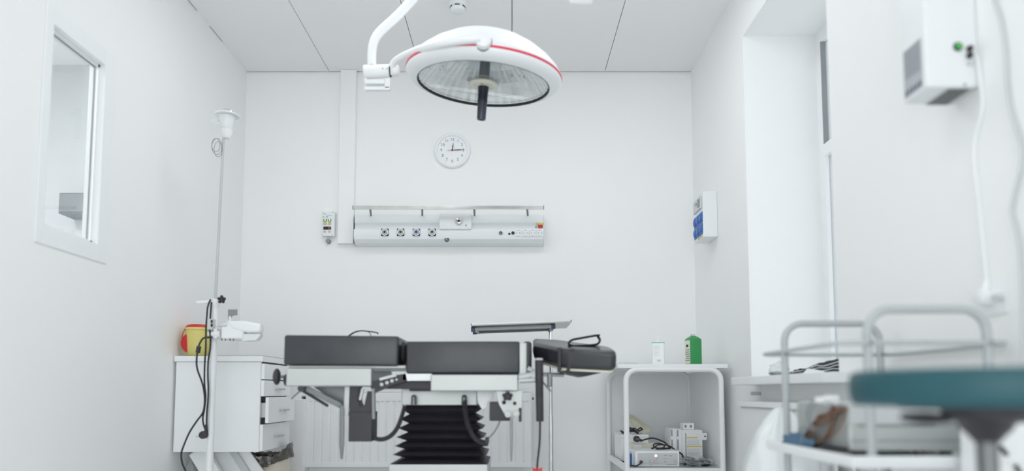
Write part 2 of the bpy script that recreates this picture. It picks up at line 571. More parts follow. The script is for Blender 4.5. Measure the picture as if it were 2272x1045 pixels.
for k, px in enumerate((854, 889, 924, 959)):
    c = at(px, 515.5, 4.212)
    o = obj('gas_outlet', G().box(c.x - .023, c.x + .023, 4.206, 4.2125, c.z - .023, c.z + .023, .002), 'navy' if k == 2 else 'dark', t, ('blue' if k == 2 else 'black') + ' square gas outlet')
    f = Matrix.Translation(Vector((c.x, 4.2058, c.z))) @ FRONT
    obj('ring', G().lathe([(.0165, 0), (.0225, 0), (.0225, .003), (.0165, .003), (.0165, 0)], f), 'plastic', o)
    obj('inner_ring', G().lathe([(.007, 0), (.0135, 0), (.0125, .006), (.008, .007), (.007, 0)], f), 'plasgrey', o)
    obj('colour_ring', G().lathe([(.0136, 0), (.0163, 0), (.0163, .0022), (.0136, .0022), (.0136, 0)], f), 'blue' if k == 2 else 'grey', o)
    obj('plug_hole', G().cyl((c.x, 4.2057, c.z), (c.x, 4.1965, c.z), .0055), 'dark', o)
c = at(1111, 517, 4.212)
o = obj('earth_socket', G().lathe([(0, .004), (.004, .004), (.006, .010), (.0105, .009), (.012, 0), (0, 0)], Matrix.Translation(c) @ FRONT), 'dsteel', t)
c = at(1130, 519, 4.212)
obj('data_socket', G().box(c.x - .006, c.x + .006, 4.208, 4.2125, c.z - .006, c.z + .006, .001), 'dark', t)
c = at(1138, 517, 4.212)
obj('switch_button', G().cyl(c, c + Vector((0, -.006, 0)), .0095), 'dark', t)
for px in (1150, 1166, 1182, 1197.5):
    c = at(px, 517, 4.212)
    o = obj('power_socket', G().box(c.x - .0215, c.x + .0215, 4.207, 4.2125, c.z - .0215, c.z + .0215, .002), 'white', t)
    f = Matrix.Translation(Vector((c.x, 4.2068, c.z))) @ FRONT
    obj('socket_rim', G().lathe([(.0165, 0), (.0185, 0), (.0185, .0015), (.0165, .0015), (.0165, 0)], f), 'plasgrey', o)
    g = G()
    for dx, dz in ((-.0085, -.001), (.0085, -.001), (0, .0165), (0, -.0165)):
        g.cyl((c.x + dx, 4.2069, c.z + dz), (c.x + dx, 4.2060, c.z + dz), .0026 if dz > -.01 else .0013)
    obj('pin_hole', g, 'dark', o)
yl = 4.240
g = G()
c0, c1 = at(1190.5, 494.5, yl), at(1204, 499, yl)
sl = Matrix.Identity(4)
g.box(c0.x, c1.x, 4.232, 4.240, c1.z, c0.z)
obj('warning_label', g, 'yellowpr', t, 'small yellow label')
c0, c1 = at(1194, 500, yl), at(1204, 505.5, yl)
obj('notice_label', G().box(c0.x, c1.x, 4.232, 4.246, c1.z, c0.z), 'red', t, 'small red label')
c = at(1189, 503, yl)
obj('warning_mark', G().prism([(-.006, -.006), (.006, -.006), (0, .006)], .001, Matrix.Translation((c.x, 4.237, c.z)) @ FRONT), 'grey', t)
c = at(991.5, 532, 4.222)
o = obj('maker_badge', G().cyl((c.x, 4.222, c.z), (c.x, 4.214, c.z + .0015), .0145), 'navy', t, 'round blue badge')
g = G()
g.box(c.x - .010, c.x - .002, 4.2128, 4.2142, c.z + .002, c.z + .0045).box(c.x + .001, c.x + .009, 4.2128, 4.2142, c.z - .004, c.z - .0015)
g.box(c.x - .002, c.x + .0005, 4.2128, 4.2142, c.z - .008, c.z + .009)
obj('badge_mark', g, 'plasgrey', o)
rx0, rx1, rz0, rz1 = at(784, 460, 4.14).x, at(1206, 460, 4.14).x, az(464.5, 4.14), az(457, 4.14)
rail = obj('equipment_rail', G().box(rx0, rx1, 4.13, 4.142, rz0, rz1, .001), 'steel', t, 'brushed steel rail')
obj('rail_end_cap', G().box(rx0 - .003, rx0, 4.128, 4.144, rz0 - .001, rz1 + .001), 'dsteel', rail)
obj('rail_end_cap', G().box(rx1, rx1 + .003, 4.128, 4.144, rz0 - .001, rz1 + .001), 'dsteel', rail)
for px in (820, 936, 1052, 1170):
    a = at(px, 463, 4.145)
    b = at(px + (3 if px < 900 else 1), 474, 4.235)
    obj('rail_bracket', G().tube([(a.x, 4.143, (rz0 + rz1) / 2), (a.x, 4.165, (rz0 + rz1) / 2 - .004), (b.x, 4.235, pz(474) - .004)], .0065, 8, 0), 'grey', t)

# wall clock
c = at(1004, 335, 4.30)
c.y = 4.2995
t = thing('wall_clock', 'round white wall clock with grey numerals above the supply panel', 'clock', c)
F4 = Matrix.Translation(c) @ FRONT
r = .116
obj('case', G().lathe([(0, 0), (r, 0), (r + .001, .010), (r - .004, .020), (r - .010, .023), (r - .016, .022), (r - .022, .016), (r - .022, .012), (0, .012)], F4, 64), 'white', t)
face = obj('clock_face', G().lathe([(0, .0125), (r - .0225, .0125), (r - .0225, .0135), (0, .0135)], F4, 64), 'clockface', t)
g = G()
for h in range(1, 13):
    a = PI / 2 - h * PI / 6
    g.text(str(h), .026, F4 @ Matrix.Translation((.071 * math.cos(a), .071 * math.sin(a), .0142)))
obj('numerals', g, 'ink', face)
g = G()
for h in range(12):
    a = h * PI / 6
    g.cyl(F4 @ Vector((.088 * math.cos(a), .088 * math.sin(a), .0134)), F4 @ Vector((.088 * math.cos(a), .088 * math.sin(a), .0142)), .0011, seg=8)
obj('minute_dots', g, 'ink', face)
g = G().text('___', .012, F4 @ Matrix.Translation((0.0, .031, .0140)))
obj('dial_line', G().box(c.x - .016, c.x + .016, c.y - .0142, c.y - .0134, c.z + .0265, c.z + .0277), 'plasgrey', face)


def hand(ang, ln, w, zz, tail=.0):
    d = Matrix.Rotation(ang, 4, 'Z')
    return G().prism([(-tail, -w * .5), (ln * .5, -w), (ln, 0), (ln * .5, w), (-tail, w * .5)], .0012, F4 @ Matrix.Translation((0, 0, zz)) @ d)


obj('hour_hand', hand(R(90 - 8), .050, .0030, .0165, .006), 'dark', t)
obj('minute_hand', hand(R(2.0), .082, .0028, .0180, .008), 'dark', t)
obj('second_hand', hand(R(187), .036, .0011, .0195, .0), 'red', t)
obj('hub', G().cyl(F4 @ Vector((0, 0, .0140)), F4 @ Vector((0, 0, .0215)), .0042), 'dark', t)

# wall controller
c0, c1 = at(715, 469.5, 4.262), at(742, 523.5, 4.262)
t = thing('wall_controller', 'small white controller with green buttons left of the supply panel', 'controller', ((c0.x + c1.x) / 2, YB, c1.z))
obj('case', G().box(c0.x, c1.x, 4.262, 4.2995, c1.z, c0.z, .004), 'plastic', t)


def btn(name, pa, pb, m, parent, Y=4.262, d=.003, lab=None):
    a, b = at(pa[0], pa[1], Y), at(pb[0], pb[1], Y)
    return obj(name, G().box(a.x, b.x, Y - d, Y + .0005, b.z, a.z, .0008), m, parent, lab)


for (a, b) in (((717.5, 486), (725, 491.5)), ((727.5, 486), (735, 491.5))):
    k = btn('button', a, b, 'greenbtn', t, lab='green button')
    btn('button_light', (a[0] + 2, a[1] + 1), (a[0] + 5, a[1] + 3.3), 'led_white', k, Y=4.259, d=.001)
for (a, b) in (((717.5, 493), (724.5, 498.5)), ((727.5, 493), (734.5, 498.5))):
    btn('button', a, b, 'beigebtn', t, lab='beige button')
for (a, b) in (((718, 512), (722.5, 516)), ((728.5, 512), (733, 516))):
    btn('button', a, b, 'beigebtn', t, lab='small beige button')
d = btn('display', (717.5, 502.5), (734.5, 509.5), 'navy', t)
btn('display_window', (719.3, 503), (732, 509), 'dark', d, Y=4.2590, d=.0012)
g = G()
cc = at(730.2, 506, 4.2575)
g.text('8', .017, Matrix.Translation((cc.x, 4.2572, cc.z)) @ FRONT)
obj('digit', g, 'led_red', d)
btn('legend', (716, 474), (723.5, 475.5), 'mint', t, d=.0004)
btn('legend', (724, 478), (736, 478.8), 'ink', t, d=.0004)
btn('legend', (716.5, 480.2), (718.8, 482.4), 'grey', t, d=.0004)
btn('legend', (723, 480.4), (727.5, 482.2), 'ink', t, d=.0004)
g = G()
for px, py in ((715.7, 471), (739, 471), (715.2, 520.8), (736.5, 521)):
    c = at(px, py, 4.262)
    g.cyl((max(c.x, c0.x + .004), 4.2625, c.z), (max(c.x, c0.x + .004), 4.2605, c.z), .0025, seg=10)
obj('screw', g, 'grey', t)
a = at(727, 523, 4.28)
b = at(728, 535, 4.28)
obj('cable', G().tube([(a.x, 4.28, c1.z + .001), (a.x + .004, 4.28, a.z - .012), (b.x, 4.283, b.z + .006)], .004, 8), 'plasgrey', t)
obj('plug', G().cyl((b.x, 4.268, b.z), (b.x, 4.2995, b.z), .0135, .015, bev=.002), 'grey', t)

# radiator on the back wall
rx0, rx1, rz0, rz1 = ax(680, 4.19), ax(1180, 4.19), az(1037, 4.19), az(866, 4.19)
t = thing('radiator', 'white ribbed panel radiator on the back wall behind the table', 'radiator', ((rx0 + rx1) / 2, YB, rz0))
n = 28
poly = []
for k in range(n):
    w = (rx1 - rx0) / n
    x = rx0 + k * w
    poly += [(x, 0), (x + w * .16, .006), (x + w * .84, .006), (x + w * .97, 0)]
poly = [(rx0, -.012)] + [(p[0], p[1]) for p in poly] + [(rx1, 0), (rx1, -.012)]
MP = Matrix(((1, 0, 0, 0), (0, -1, 0, 4.20), (0, 0, 1, rz0 + .03), (0, 0, 0, 1)))
obj('front_panel', G().prism(poly, rz1 - rz0 - .095, MP), 'white', t, smooth=20)
obj('rim', G().box(rx0, rx1, 4.192, 4.212, rz1 - .066, rz1 - .012, .003).box(rx0, rx1, 4.192, 4.212, rz0, rz0 + .031, .003), 'white', t)
obj('rear_panel', G().box(rx0, rx1, 4.262, 4.275, rz0, rz1 - .012, .003), 'white', t)
g = G().box(rx0, rx1, 4.190, 4.277, rz1 - .010, rz1, .002).box(rx0, rx0 + .004, 4.192, 4.277, rz0, rz1).box(rx1 - .004, rx1, 4.192, 4.277, rz0, rz1)
obj('top_grille', g, 'white', t)
g = G()
for k in range(40):
    x = rx0 + .03 + (rx1 - rx0 - .06) * k / 39
    g.box(x - .006, x + .006, 4.1915, 4.1925, rz1 - .070, rz1 - .066)
obj('vent_slot', g, 'plasgrey', t)
c = at(676, 882, 4.235)
obj('valve', G().cyl((c.x - .012, 4.235, c.z), (rx0 + .001, 4.235, c.z), .010).cyl((c.x - .004, 4.21, c.z), (c.x - .004, 4.24, c.z), .008), 'dsteel', t)
obj('valve', G().cyl((rx1 - .001, 4.235, rz1 - .05), (rx1 + .014, 4.235, rz1 - .05), .007), 'dsteel', t)
g = G().box(rx0 + .2, rx0 + .23, 4.275, YB - .0005, rz0 + .06, rz1 - .06).box(rx1 - .23, rx1 - .2, 4.275, YB - .0005, rz0 + .06, rz1 - .06)
obj('wall_bracket', g, 'plasgrey', t)

# socket distribution box on the right wall
xa, ya, yb = 1.081, 3.80, 3.99
za, zb = az(525, 3.80), az(424, 3.80)
t = thing('socket_box', 'white socket box with blue covers on the right wall', 'socket box', (XR, 3.9, za))
obj('case', G().box(xa, XR - .0005, ya, yb, za, zb, .004), 'plastic', t)
RX = Matrix.Rotation(-PI / 2, 4, 'Y')
for row in range(2):
    for k in range(3):
        y = ya + .034 + k * .060
        z = za + .095 - row * .066 + .022
        o = obj('socket_cover', G().lathe([(0, .013), (.016, .012), (.022, .008), (.025, 0), (0, 0)], Matrix.Translation((xa, y, z)) @ RX @ Matrix.Scale(1.12, 4, (1, 0, 0)), 24), 'blue', t)
        obj('socket_flange', G().box(xa - .004, xa + .0005, y - .027, y + .027, z - .031, z + .031, .003), 'blue', o)
obj('breaker_window', G().box(xa - .010, xa + .0005, ya + .02, yb - .02, zb - .092, zb - .022, .004), 'plasgrey', t)
obj('breaker', G().box(xa - .013, xa - .0102, ya + .028, ya + .064, zb - .078, zb - .036).box(xa - .013, xa - .0102, ya + .09, ya + .11, zb - .055, zb - .045), 'grey', t)
obj('rating_label', G().box(xa - .001, xa + .0005, ya + .02, ya + .11, za + .004, za + .017), 'beigebtn', t)
obj('side_knockout', G().cyl((1.128, ya - .001, za + .11), (1.128, ya + .0005, za + .11), .012), 'plastic', t)

# ================================================================== LEFT CORNER
# drawer cabinet
cx0, cx1, cy0, cy1 = -1.712, -1.280, 3.48, 3.90
cz0, cz1 = az(1003, cy0), az(803, cy0)
t = thing('drawer_cabinet', 'white drawer cabinet in the left corner, one drawer ajar', 'cabinet', ((cx0 + cx1) / 2, (cy0 + cy1) / 2, 0))
wt = .016
g = G()
g.box(cx0, cx1, cy0, cy0 + wt, cz0, cz1, .0015).box(cx0, cx1, cy1 - wt, cy1, cz0, cz1)
g.box(cx0, cx0 + wt, cy0 + wt, cy1 - wt, cz0, cz1).box(cx0 + wt, cx1 - .002, cy0 + wt, cy1 - wt, cz0, cz0 + wt)
obj('body', g, 'lam', t)
tz = az(790, cy0)
obj('worktop', G().box(cx0 - .006, cx1 + .014, cy0 - .012, cy1 + .012, cz1 + .001, tz, .003), 'lam', t)
obj('worktop_edge', G().box(cx0 + .02, cx1 + .012, cy0 - .004, cy1 + .010, tz, tz + .0022), 'grey', t)
for k, (pa, pb) in enumerate(((806, 842), (843, 880), (881, 940), (941.5, 1002))):
    op = .026 if k == 2 else 0.0
    z1, z0 = az(pa, cy0), az(pb, cy0)
    o = obj('drawer', G().box(cx1 + .001 + op, cx1 + .018 + op, cy0 + .003, cy1 - .003, z0 + .0015, z1 - .0015, .0015), 'lam', t, 'drawer standing ajar' if k == 2 else None)
    if k == 2:
        for (q0, q1) in ((cy0 + .024, cy0 + .036), (cy1 - .036, cy1 - .024)):
            obj('drawer_side', G().box(cx1 - .30, cx1 + .001 + op, q0, q1, z0 + .03, z1 - .03), 'plasgrey', o)
    if k > 0:
        ym = (cy0 + cy1) / 2 + .01
        xh = cx1 + .018 + op
        zh = (z0 + z1) / 2 - .004
        g = G().box(xh + .012, xh + .018, ym - .06, ym + .06, zh - .005, zh + .005, .001)
        g.cyl((xh - .0005, ym - .045, zh), (xh + .013, ym - .045, zh), .0035, seg=8).cyl((xh - .0005, ym + .045, zh), (xh + .013, ym + .045, zh), .0035, seg=8)
        obj('handle', g, 'steelsat', o)


def strut(g, a, b, w, d):
    a, b = Vector(a), Vector(b)
    u = (b - a)
    q = u.to_track_quat('Z', 'Y').to_matrix().to_4x4()
    g.box(-w / 2, w / 2, -d / 2, d / 2, 0, u.length, .002, M4=Matrix.Translation(a) @ q)
    return g


g = G()
sx = lambda px: ax(px, 3.60, 1005)
strut(g, (sx(448), 3.55, cz0 + .004), (sx(570), 3.55, .012), .03, .09)
obj('leg', g, 'white', t)
g = G()
strut(g, (sx(513), 3.61, cz0 + .004), (sx(640), 3.61, .012), .03, .035)
obj('leg', g, 'plasgrey', t, 'grey diagonal strut')
obj('leg', G().box(cx0 + .01, cx0 + .05, cy1 - .06, cy1 - .02, 0, cz0 + .001, .002), 'white', t)
obj('side_plate', G().prism([(ax(470, 3.55), cz0 + .003), (ax(545, 3.55), cz0 + .003), (ax(545, 3.55) + .33, 0.0), (ax(470, 3.55), 0.0)], .012, Matrix(((1, 0, 0, 0), (0, 0, 1, 3.615), (0, 1, 0, 0), (0, 0, 0, 1)))), 'white', t)
floor_z = 0.0

# sharps bin
bc = at(437, 785, 3.66)
yc = 3.556
x0, x1 = ax(411, yc), ax(466, yc)
bz = tz + .0024
t = thing('sharps_bin', 'yellow sharps bin with red lid on the drawer cabinet', 'sharps bin', ((x0 + x1) / 2, yc, bz))
mc = Matrix.Translation(((x0 + x1) / 2, yc, bz))
rr = (x1 - x0) / 2
hh = az(729, yc) - bz
obj('bucket', G().lathe([(0, 0), (rr * .86, 0), (rr * .90, .004), (rr * 1.0, hh - .010), (rr * 1.07, hh - .010), (rr * 1.07, hh), (rr * .98, hh), (0, hh - .001)], mc), 'yellow', t)
obj('lid', G().lathe([(rr * 1.02, hh), (rr * 1.0, hh + .006), (rr * .86, hh + .017), (rr * .5, hh + .021), (0, hh + .022)], mc), 'red', t)
obj('rim_band', G().lathe([(rr * 1.075, hh - .008), (rr * 1.085, hh - .008), (rr * 1.085, hh + .001), (rr * 1.02, hh + .002)], mc), 'yellow', t)
xc = (x0 + x1) / 2 - rr * .97
fp = ((413, 742), (407, 745), (402.5, 751), (400, 759), (401, 767), (405, 775), (411, 781), (415, 782), (415, 745))
yf_ = yc - .052
obj('hinged_flap', G().prism([(at(p[0], p[1], yf_).x, at(p[0], p[1], yf_).z) for p in fp], .020, Matrix(((1, 0, 0, 0), (0, 0, 1, yf_), (0, 1, 0, 0), (0, 0, 0, 1))), .002), 'red', t)
obj('lid_strap', G().tube([at(411, 729, yf_), at(406, 738, yf_), at(403, 750, yf_)], .0026, 6), 'red', t)

# medical stand with device and cup
SY = 3.27
pb = at(471, 1000, SY)
sxm = ax(472, SY, 820)
t = thing('equipment_stand', 'white pole stand with a thin steel rod, in front of the drawer cabinet', 'stand', (sxm, SY, 0))
ztop = az(674, SY)
obj('post', G().cyl((sxm, SY, .05), (sxm, SY, ztop), .0165, seg=24, bev=.002), 'white', t)
rt = at(496, 300, SY)
rb = at(479, 670, SY)
obj('rod', G().cyl((rb.x - .004, SY, ztop - .05), (rt.x, SY, rt.z), .0062, .0058, seg=14), 'steelsat', t)
g = G().cyl((sxm - .004, SY, ztop - .02), (sxm + .004, SY, ztop + .022), .021, bev=.003)
g.cyl((sxm, SY, ztop + .004), at(488, 665, SY) + Vector((0, 0, 0)), .012)
obj('clamp_collar', g, 'white', t)
a, b = at(436, 671.5, SY), at(468, 669, SY)
obj('hook_bar', G().cyl(a, b + Vector((.02, 0, .0)), .0085, bev=.002), 'white', t)
kc = at(491.5, 664.5, SY - .03)
g = G().cyl(kc + Vector((0, .016, 0)), kc + Vector((0, -.004, 0)), .011)
for k in range(5):
    a = 2 * PI * k / 5 + .3
    g.ball(kc + Vector((.0135 * math.cos(a), 0, .0135 * math.sin(a))), (.0075, .010, .0075), 10)
obj('star_knob', g, 'black', t)
g = G()
for k in range(5):
    a = 2 * PI * k / 5 + .9
    e = Vector((sxm + .235 * math.cos(a), SY + .20 * math.sin(a), .0))
    strut(g, (sxm, SY, .075), (e.x, e.y, .058), .03, .022)
g.cyl((sxm, SY, .05), (sxm, SY, .11), .034)
obj('base', g, 'white', t)
for k in range(5):
    a = 2 * PI * k / 5 + .9
    e = Vector((sxm + .225 * math.cos(a), SY + .19 * math.sin(a), .0))
    obj('caster', G().cyl((e.x - .009, e.y, .024), (e.x + .009, e.y, .024), .024).cyl((e.x, e.y, .03), (e.x, e.y, .056), .007), 'black', t)
# cup head on the rod
hc = at(503, 300, SY)
mc = Matrix.Translation((hc.x, SY, hc.z))
s_ = SY / 1478.0
cup = obj('cup', G().lathe([(0, 12 * s_), (11 * s_, 12 * s_), (13 * s_, 15 * s_), (18 * s_, 42 * s_), (17 * s_, 42 * s_), (12 * s_, 16 * s_), (0, 13.5 * s_)], mc, 32), 'frost', t, 'frosted cup on the rod')
obj('flange', G().lathe([(15 * s_, 43 * s_), (26 * s_, 44 * s_), (27 * s_, 46 * s_), (19 * s_, 48 * s_), (15 * s_, 48 * s_), (15 * s_, 43 * s_)], mc, 32), 'white', cup)
obj('lid', G().lathe([(0, 56 * s_), (12 * s_, 56 * s_), (15 * s_, 53 * s_), (15 * s_, 48.2 * s_), (0, 48.2 * s_)], mc, 32), 'chrome', cup)
obj('cup_holder', G().lathe([(0, -7 * s_), (7 * s_, -7 * s_), (12 * s_, 2 * s_), (13 * s_, 11.8 * s_), (0, 11.8 * s_)], mc, 24), 'frost', t)
obj('side_hook', G().tube([at(493, 272, SY), at(483, 273, SY), at(473, 271, SY), at(474, 267, SY), at(484, 267, SY)], .0035, 8), 'frost', t)
g = G()
for cxp, cyp, rx, ry in ((481, 325, 11, 18), (484, 331, 9, 17), (479, 322, 9, 15)):
    g.tube([at(cxp + rx * math.cos(q * PI / 5), cyp + ry * math.sin(q * PI / 5), SY - .01 + .004 * math.sin(q)) for q in range(10)], .0011, 6, 4, closed=True)
obj('wire_loop', g, 'dsteel', t)
# controller and clamp on the post
g = G().pbox((459, 707), (471.5, 731), SY - .05, SY - .017, .003)
sw = obj('switch_box', g, 'plasgrey', t)
obj('rocker_switch', G().pbox((467, 710), (471.2, 716), SY - .054, SY - .0502, .001).pbox((467, 718), (471.2, 725), SY - .054, SY - .0502, .001), 'dark', sw)
g = G().cyl(at(463, 743, SY - .02), at(490, 741, SY - .02), .0175, bev=.004)
g.box(at(480, 740, SY).x, at(488, 740, SY).x, SY - .035, SY + .03, az(752, SY), az(730, SY), .004)
obj('post_clamp', g, 'white', t)
# device held by the clamp
t2 = thing('pump_device', 'white moulded device clamped to the pole stand, pointing right', 'medical device', at(520, 757, SY))
g = G().pbox((489, 716), (540, 753), SY - .05, SY + .06, .012, 3)
obj('housing', g, 'white', t2)
g = G().pbox((481, 719), (503, 724.5), SY - .055, SY + .02, .003)
obj('side_grip', g, 'plasgrey', t2)
hp = [(500, 712), (540, 711), (577, 718), (578, 730), (575, 738), (548, 738), (515, 730)]
Mv = Matrix(((1, 0, 0, 0), (0, 0, 1, SY - .055), (0, 1, 0, 0), (0, 0, 0, 1)))
obj('cover', G().prism([(at(p[0], p[1], SY - .055).x, at(p[0], p[1], SY - .055).z) for p in hp], .06, Mv, .012, 3), 'white', t2)
hp = [(524, 741), (577, 739), (576, 746), (568, 755), (540, 757), (530, 752)]
obj('lower_tray', G().prism([(at(p[0], p[1], SY - .04).x, at(p[0], p[1], SY - .04).z) for p in hp], .05, Matrix(((1, 0, 0, 0), (0, 0, 1, SY - .04), (0, 1, 0, 0), (0, 0, 0, 1))), .004), 'plastic', t2)
g = G()
for px in (492, 500, 510, 518):
    c = at(px, 754, SY - .045)
    g.cyl((c.x, SY - .045, c.z - .004), (c.x, SY - .045, c.z + .006), .003, seg=10)
obj('foot_screw', g, 'dsteel', t2)
pg = at(515, 697, SY + .02)
p0, p1 = at(506, 686.5, SY + .02), at(525.5, 702, SY + .02)
hk = [(p0.x, p1.z + .002), (p0.x, p0.z), (p1.x, p0.z), (p1.x, p1.z + .005), (p1.x - .007, p1.z + .007), (p0.x + .022, p1.z + .004), (p0.x + .018, p1.z), (p0.x + .012, p1.z - .02), (p0.x + .004, p1.z - .02)]
obj('mount_plate', G().prism(hk, .006, Matrix(((1, 0, 0, 0), (0, 0, 1, SY + .02), (0, 1, 0, 0), (0, 0, 0, 1)))), 'grey', t2, 'grey mounting plate')
obj('plate_stem', G().box(p0.x + .006, p0.x + .016, SY + .018, SY + .026, az(722, SY), p1.z), 'white', t2)
# cords on the stand
cy = SY - .028
def cord(name, pts, r, m='rubber', label=None, cat='cable'):
    o = obj(name, G().tube([at(p[0], p[1], p[2] if len(p) > 2 else cy) for p in pts], r, 8, 6), m)
    return tag(o, label, cat)
t3 = thing('power_cord', 'black power cord hung on the pole stand, its plug dangling', 'cable', at(450, 972, cy))
obj('lead', G().tube([at(p[0], p[1], cy) for p in ((467, 664), (461, 680), (459, 700), (457, 730), (456.5, 770), (454, 810), (453.5, 850), (456, 880), (453, 910), (450, 925), (451, 940), (456, 955))], .0042, 8), 'dark', t3)
pc = at(452, 963, cy)
g = G().cyl(at(457.5, 942, cy), at(457, 962, cy), .0055, .009)
g.cyl((pc.x - .001, cy - .014, pc.z - .004), (pc.x - .001, cy + .014, pc.z - .004), .0185, bev=.004)
plg = obj('plug', g, 'black', t3)
obj('plug_pin', G().cyl((pc.x - .018, cy - .008, pc.z - .008), (pc.x - .033, cy - .008, pc.z - .012), .0024, seg=8).cyl((pc.x - .018, cy + .008, pc.z - .008), (pc.x - .033, cy + .008, pc.z - .012), .0024, seg=8), 'steel', plg)
obj('lead_return', G().tube([at(p[0], p[1], cy - .008) for p in ((469, 670), (467.5, 690), (466, 712), (465, 730), (467, 755), (466, 775), (462, 800), (461, 830), (462, 860), (461, 890), (459, 912), (458, 945))], .0042, 8), 'dark', t3)
t3 = thing('adapter_cord', 'black cord with a ferrite lump, looping left and down to the floor', 'cable', at(405, 1045, cy - .02))
obj('lead', G().tube([at(p[0], p[1], cy - .018) for p in ((466, 749), (452, 750), (444, 760), (439, 775), (436, 800), (438, 820), (447, 845), (452, 865), (454, 890), (450, 915), (436, 935), (420, 960), (407, 990), (402, 1008), (405, 1030), (414, 1050), (428, 1085), (432, 1130), (425, 1170))] + [], .0044, 8), 'dark', t3)
obj('ferrite_core', G().cyl(at(441.5, 768, cy - .018), at(438.5, 783, cy - .018), .0105, bev=.002), 'black', t3)
obj('cord_clip', G().box(at(455, 749, cy - .02).x, at(470, 749, cy - .02).x, cy - .026, cy - .012, az(751.5, cy), az(747, cy), .001), 'black', t3)

# bin with dark bag
by = 3.80
bxc, br = -1.372, .148
t = thing('waste_bin', 'beige waste bin lined with a dark bag below the drawer cabinet', 'bin', (bxc, by, 0))
mc = Matrix.Translation((bxc, by, 0))
obj('bucket', G().lathe([(0, .0), (br * .84, 0), (br * .86, .006), (br * .99, .395), (br * .97, .395), (br * .84, .010), (0, .008)], mc), 'beige', t)
tb = bmesh.new()
rows, segs = 13, 96
grid = []
for j in range(rows):
    ring = []
    for k in range(segs):
        a = 2 * PI * k / segs
        e = max(0.0, math.cos(a)) ** 6                                 # crest on the side away from the cabinet
        front = max(0.0, math.cos(a + PI * .55))
        top = .410 + .066 * e
        low = .394 - .072 * (1 - math.cos(a))
        if j < 8:
            u = j / 7
            z = low + (top - low) * u
            rad = br * (1.05 + .02 * math.sin(a * 9 + u * 3))
        else:
            u = (j - 8) / 4
            z = top - .01 - u * .09
            rad = br * (.98 - .12 * u)
        nn = noise.noise(Vector((math.cos(a) * 6, math.sin(a) * 6, z * 30)))
        rad += .010 * nn
        z += .010 * noise.noise(Vector((math.cos(a) * 9, math.sin(a) * 9, j * .6 + 5)))
        ring.append(tb.verts.new((bxc + rad * math.cos(a), by + rad * math.sin(a), z)))
    grid.append(ring)
for j in range(rows - 1):
    for k in range(segs):
        tb.faces.new((grid[j][k], grid[j][(k + 1) % segs], grid[j + 1][(k + 1) % segs], grid[j + 1][k]))
g = G()
g._add(tb)
obj('bin_bag', g, 'bag', t, 'dark grey bin liner', smooth=70)
# clear crumpled bag on the floor, left
g = G().crumple((ax(398, 3.50, 1060), 3.62, .18), (.055, .07, .19), .35, 3.0, 3, flat=0.001)
tag(obj('plastic_bag', g, 'clear'), 'crumpled clear plastic bag on the floor under the drawer cabinet', 'bag')

# ================================================================== MAYO STAND
MY0, MY1 = 3.56, 3.90
mz = az(716, MY0)
mx0, mx1 = ax(1045, MY0, 716), ax(1268, MY0, 716)
px_ = ax(1222, 3.72, 860)
t = thing('instrument_table', 'steel instrument table on a single post behind the operating table', 'instrument table', (px_, 3.72, 0))
TL = Matrix.Translation((px_, 3.72, mz)) @ Matrix.Rotation(R(-2.1), 4, 'Y')
g = G()
hw0, hw1, hd = mx0 - px_, mx1 - px_, (MY1 - MY0) / 2
g.box(hw0, hw1, -hd, hd, -.002, .002, M4=TL)
for (a, b, c, d) in ((hw0, hw1, -hd, -hd + .004), (hw0, hw1, hd - .004, hd), (hw0, hw0 + .004, -hd, hd), (hw1 - .004, hw1, -hd, hd)):
    g.box(a, b, c, d, .0, .010, M4=TL)
obj('tray', g, mat('tray_steel', (176, 179, 178), .3, .75, var=.03), t)
g = G()
for yy in (-.10, .06):
    g.box(hw0 + .012, .012, yy - .010, yy + .010, -.024, -.004, .002, M4=TL)
g.box(hw0 + .014, hw0 + .034, -.10, .06, -.022, -.006, .002, M4=TL).box(-.012, .012, -.10, .06, -.03, -.006, .002, M4=TL)
obj('tray_frame', g, 'dsteel', t)
for xx, yy in ((hw0 + .006, -.10), (.008, -.10), (hw0 + .006, .06)):
    obj('end_cap', G().box(xx - .010, xx + .012, yy - .012, yy + .012, -.027, -.003, .002, M4=TL), 'navy', t)
obj('post', G().cyl((px_, 3.72, .38), (px_, 3.72, mz - .02), .0095, seg=20), 'chrome', t)
obj('outer_post', G().cyl((px_, 3.72, .02), (px_, 3.72, .62), .0125, seg=20), 'chrome', t)
g = G().tube([(px_ - .28, 3.62, .028), (px_ - .28, 3.72, .028), (px_, 3.72, .028), (px_ + .28, 3.72, .028), (px_ + .28, 3.62, .028)], .014, 10, 0)
obj('base', g, 'chrome', t)
for sx_ in (-1, 1):
    for yy in (3.63, 3.72):
        obj('caster', G().cyl((px_ + sx_ * .28 - .007, yy, .0155), (px_ + sx_ * .28 + .007, yy, .0155), .015), 'black', t)

# ================================================================== OPERATING TABLE
TY = 2.75
tcx = ax(978, 2.90)
t = thing('operating_table', 'charcoal padded operating table on a black bellows column', 'operating table', (tcx, 3.0, 0))


def pad(pa, pb, Y0, Y1, tilt=0.0, bev=.022):
    x0, x1 = ax(pa[0], Y0, pa[1]), ax(pb[0], Y0, pa[1])
    z1, z0 = az(pa[1], Y0), az(pb[1], Y0)
    Mt = Matrix.Translation(((x0 + x1) / 2, (Y0 + Y1) / 2, (z0 + z1) / 2)) @ Matrix.Rotation(R(tilt), 4, 'Y')
    hx, hy, hz = (x1 - x0) / 2, (Y1 - Y0) / 2, (z1 - z0) / 2
    return G().box(-hx, hx, -hy, hy, -hz, hz, bev, 4, M4=Mt)


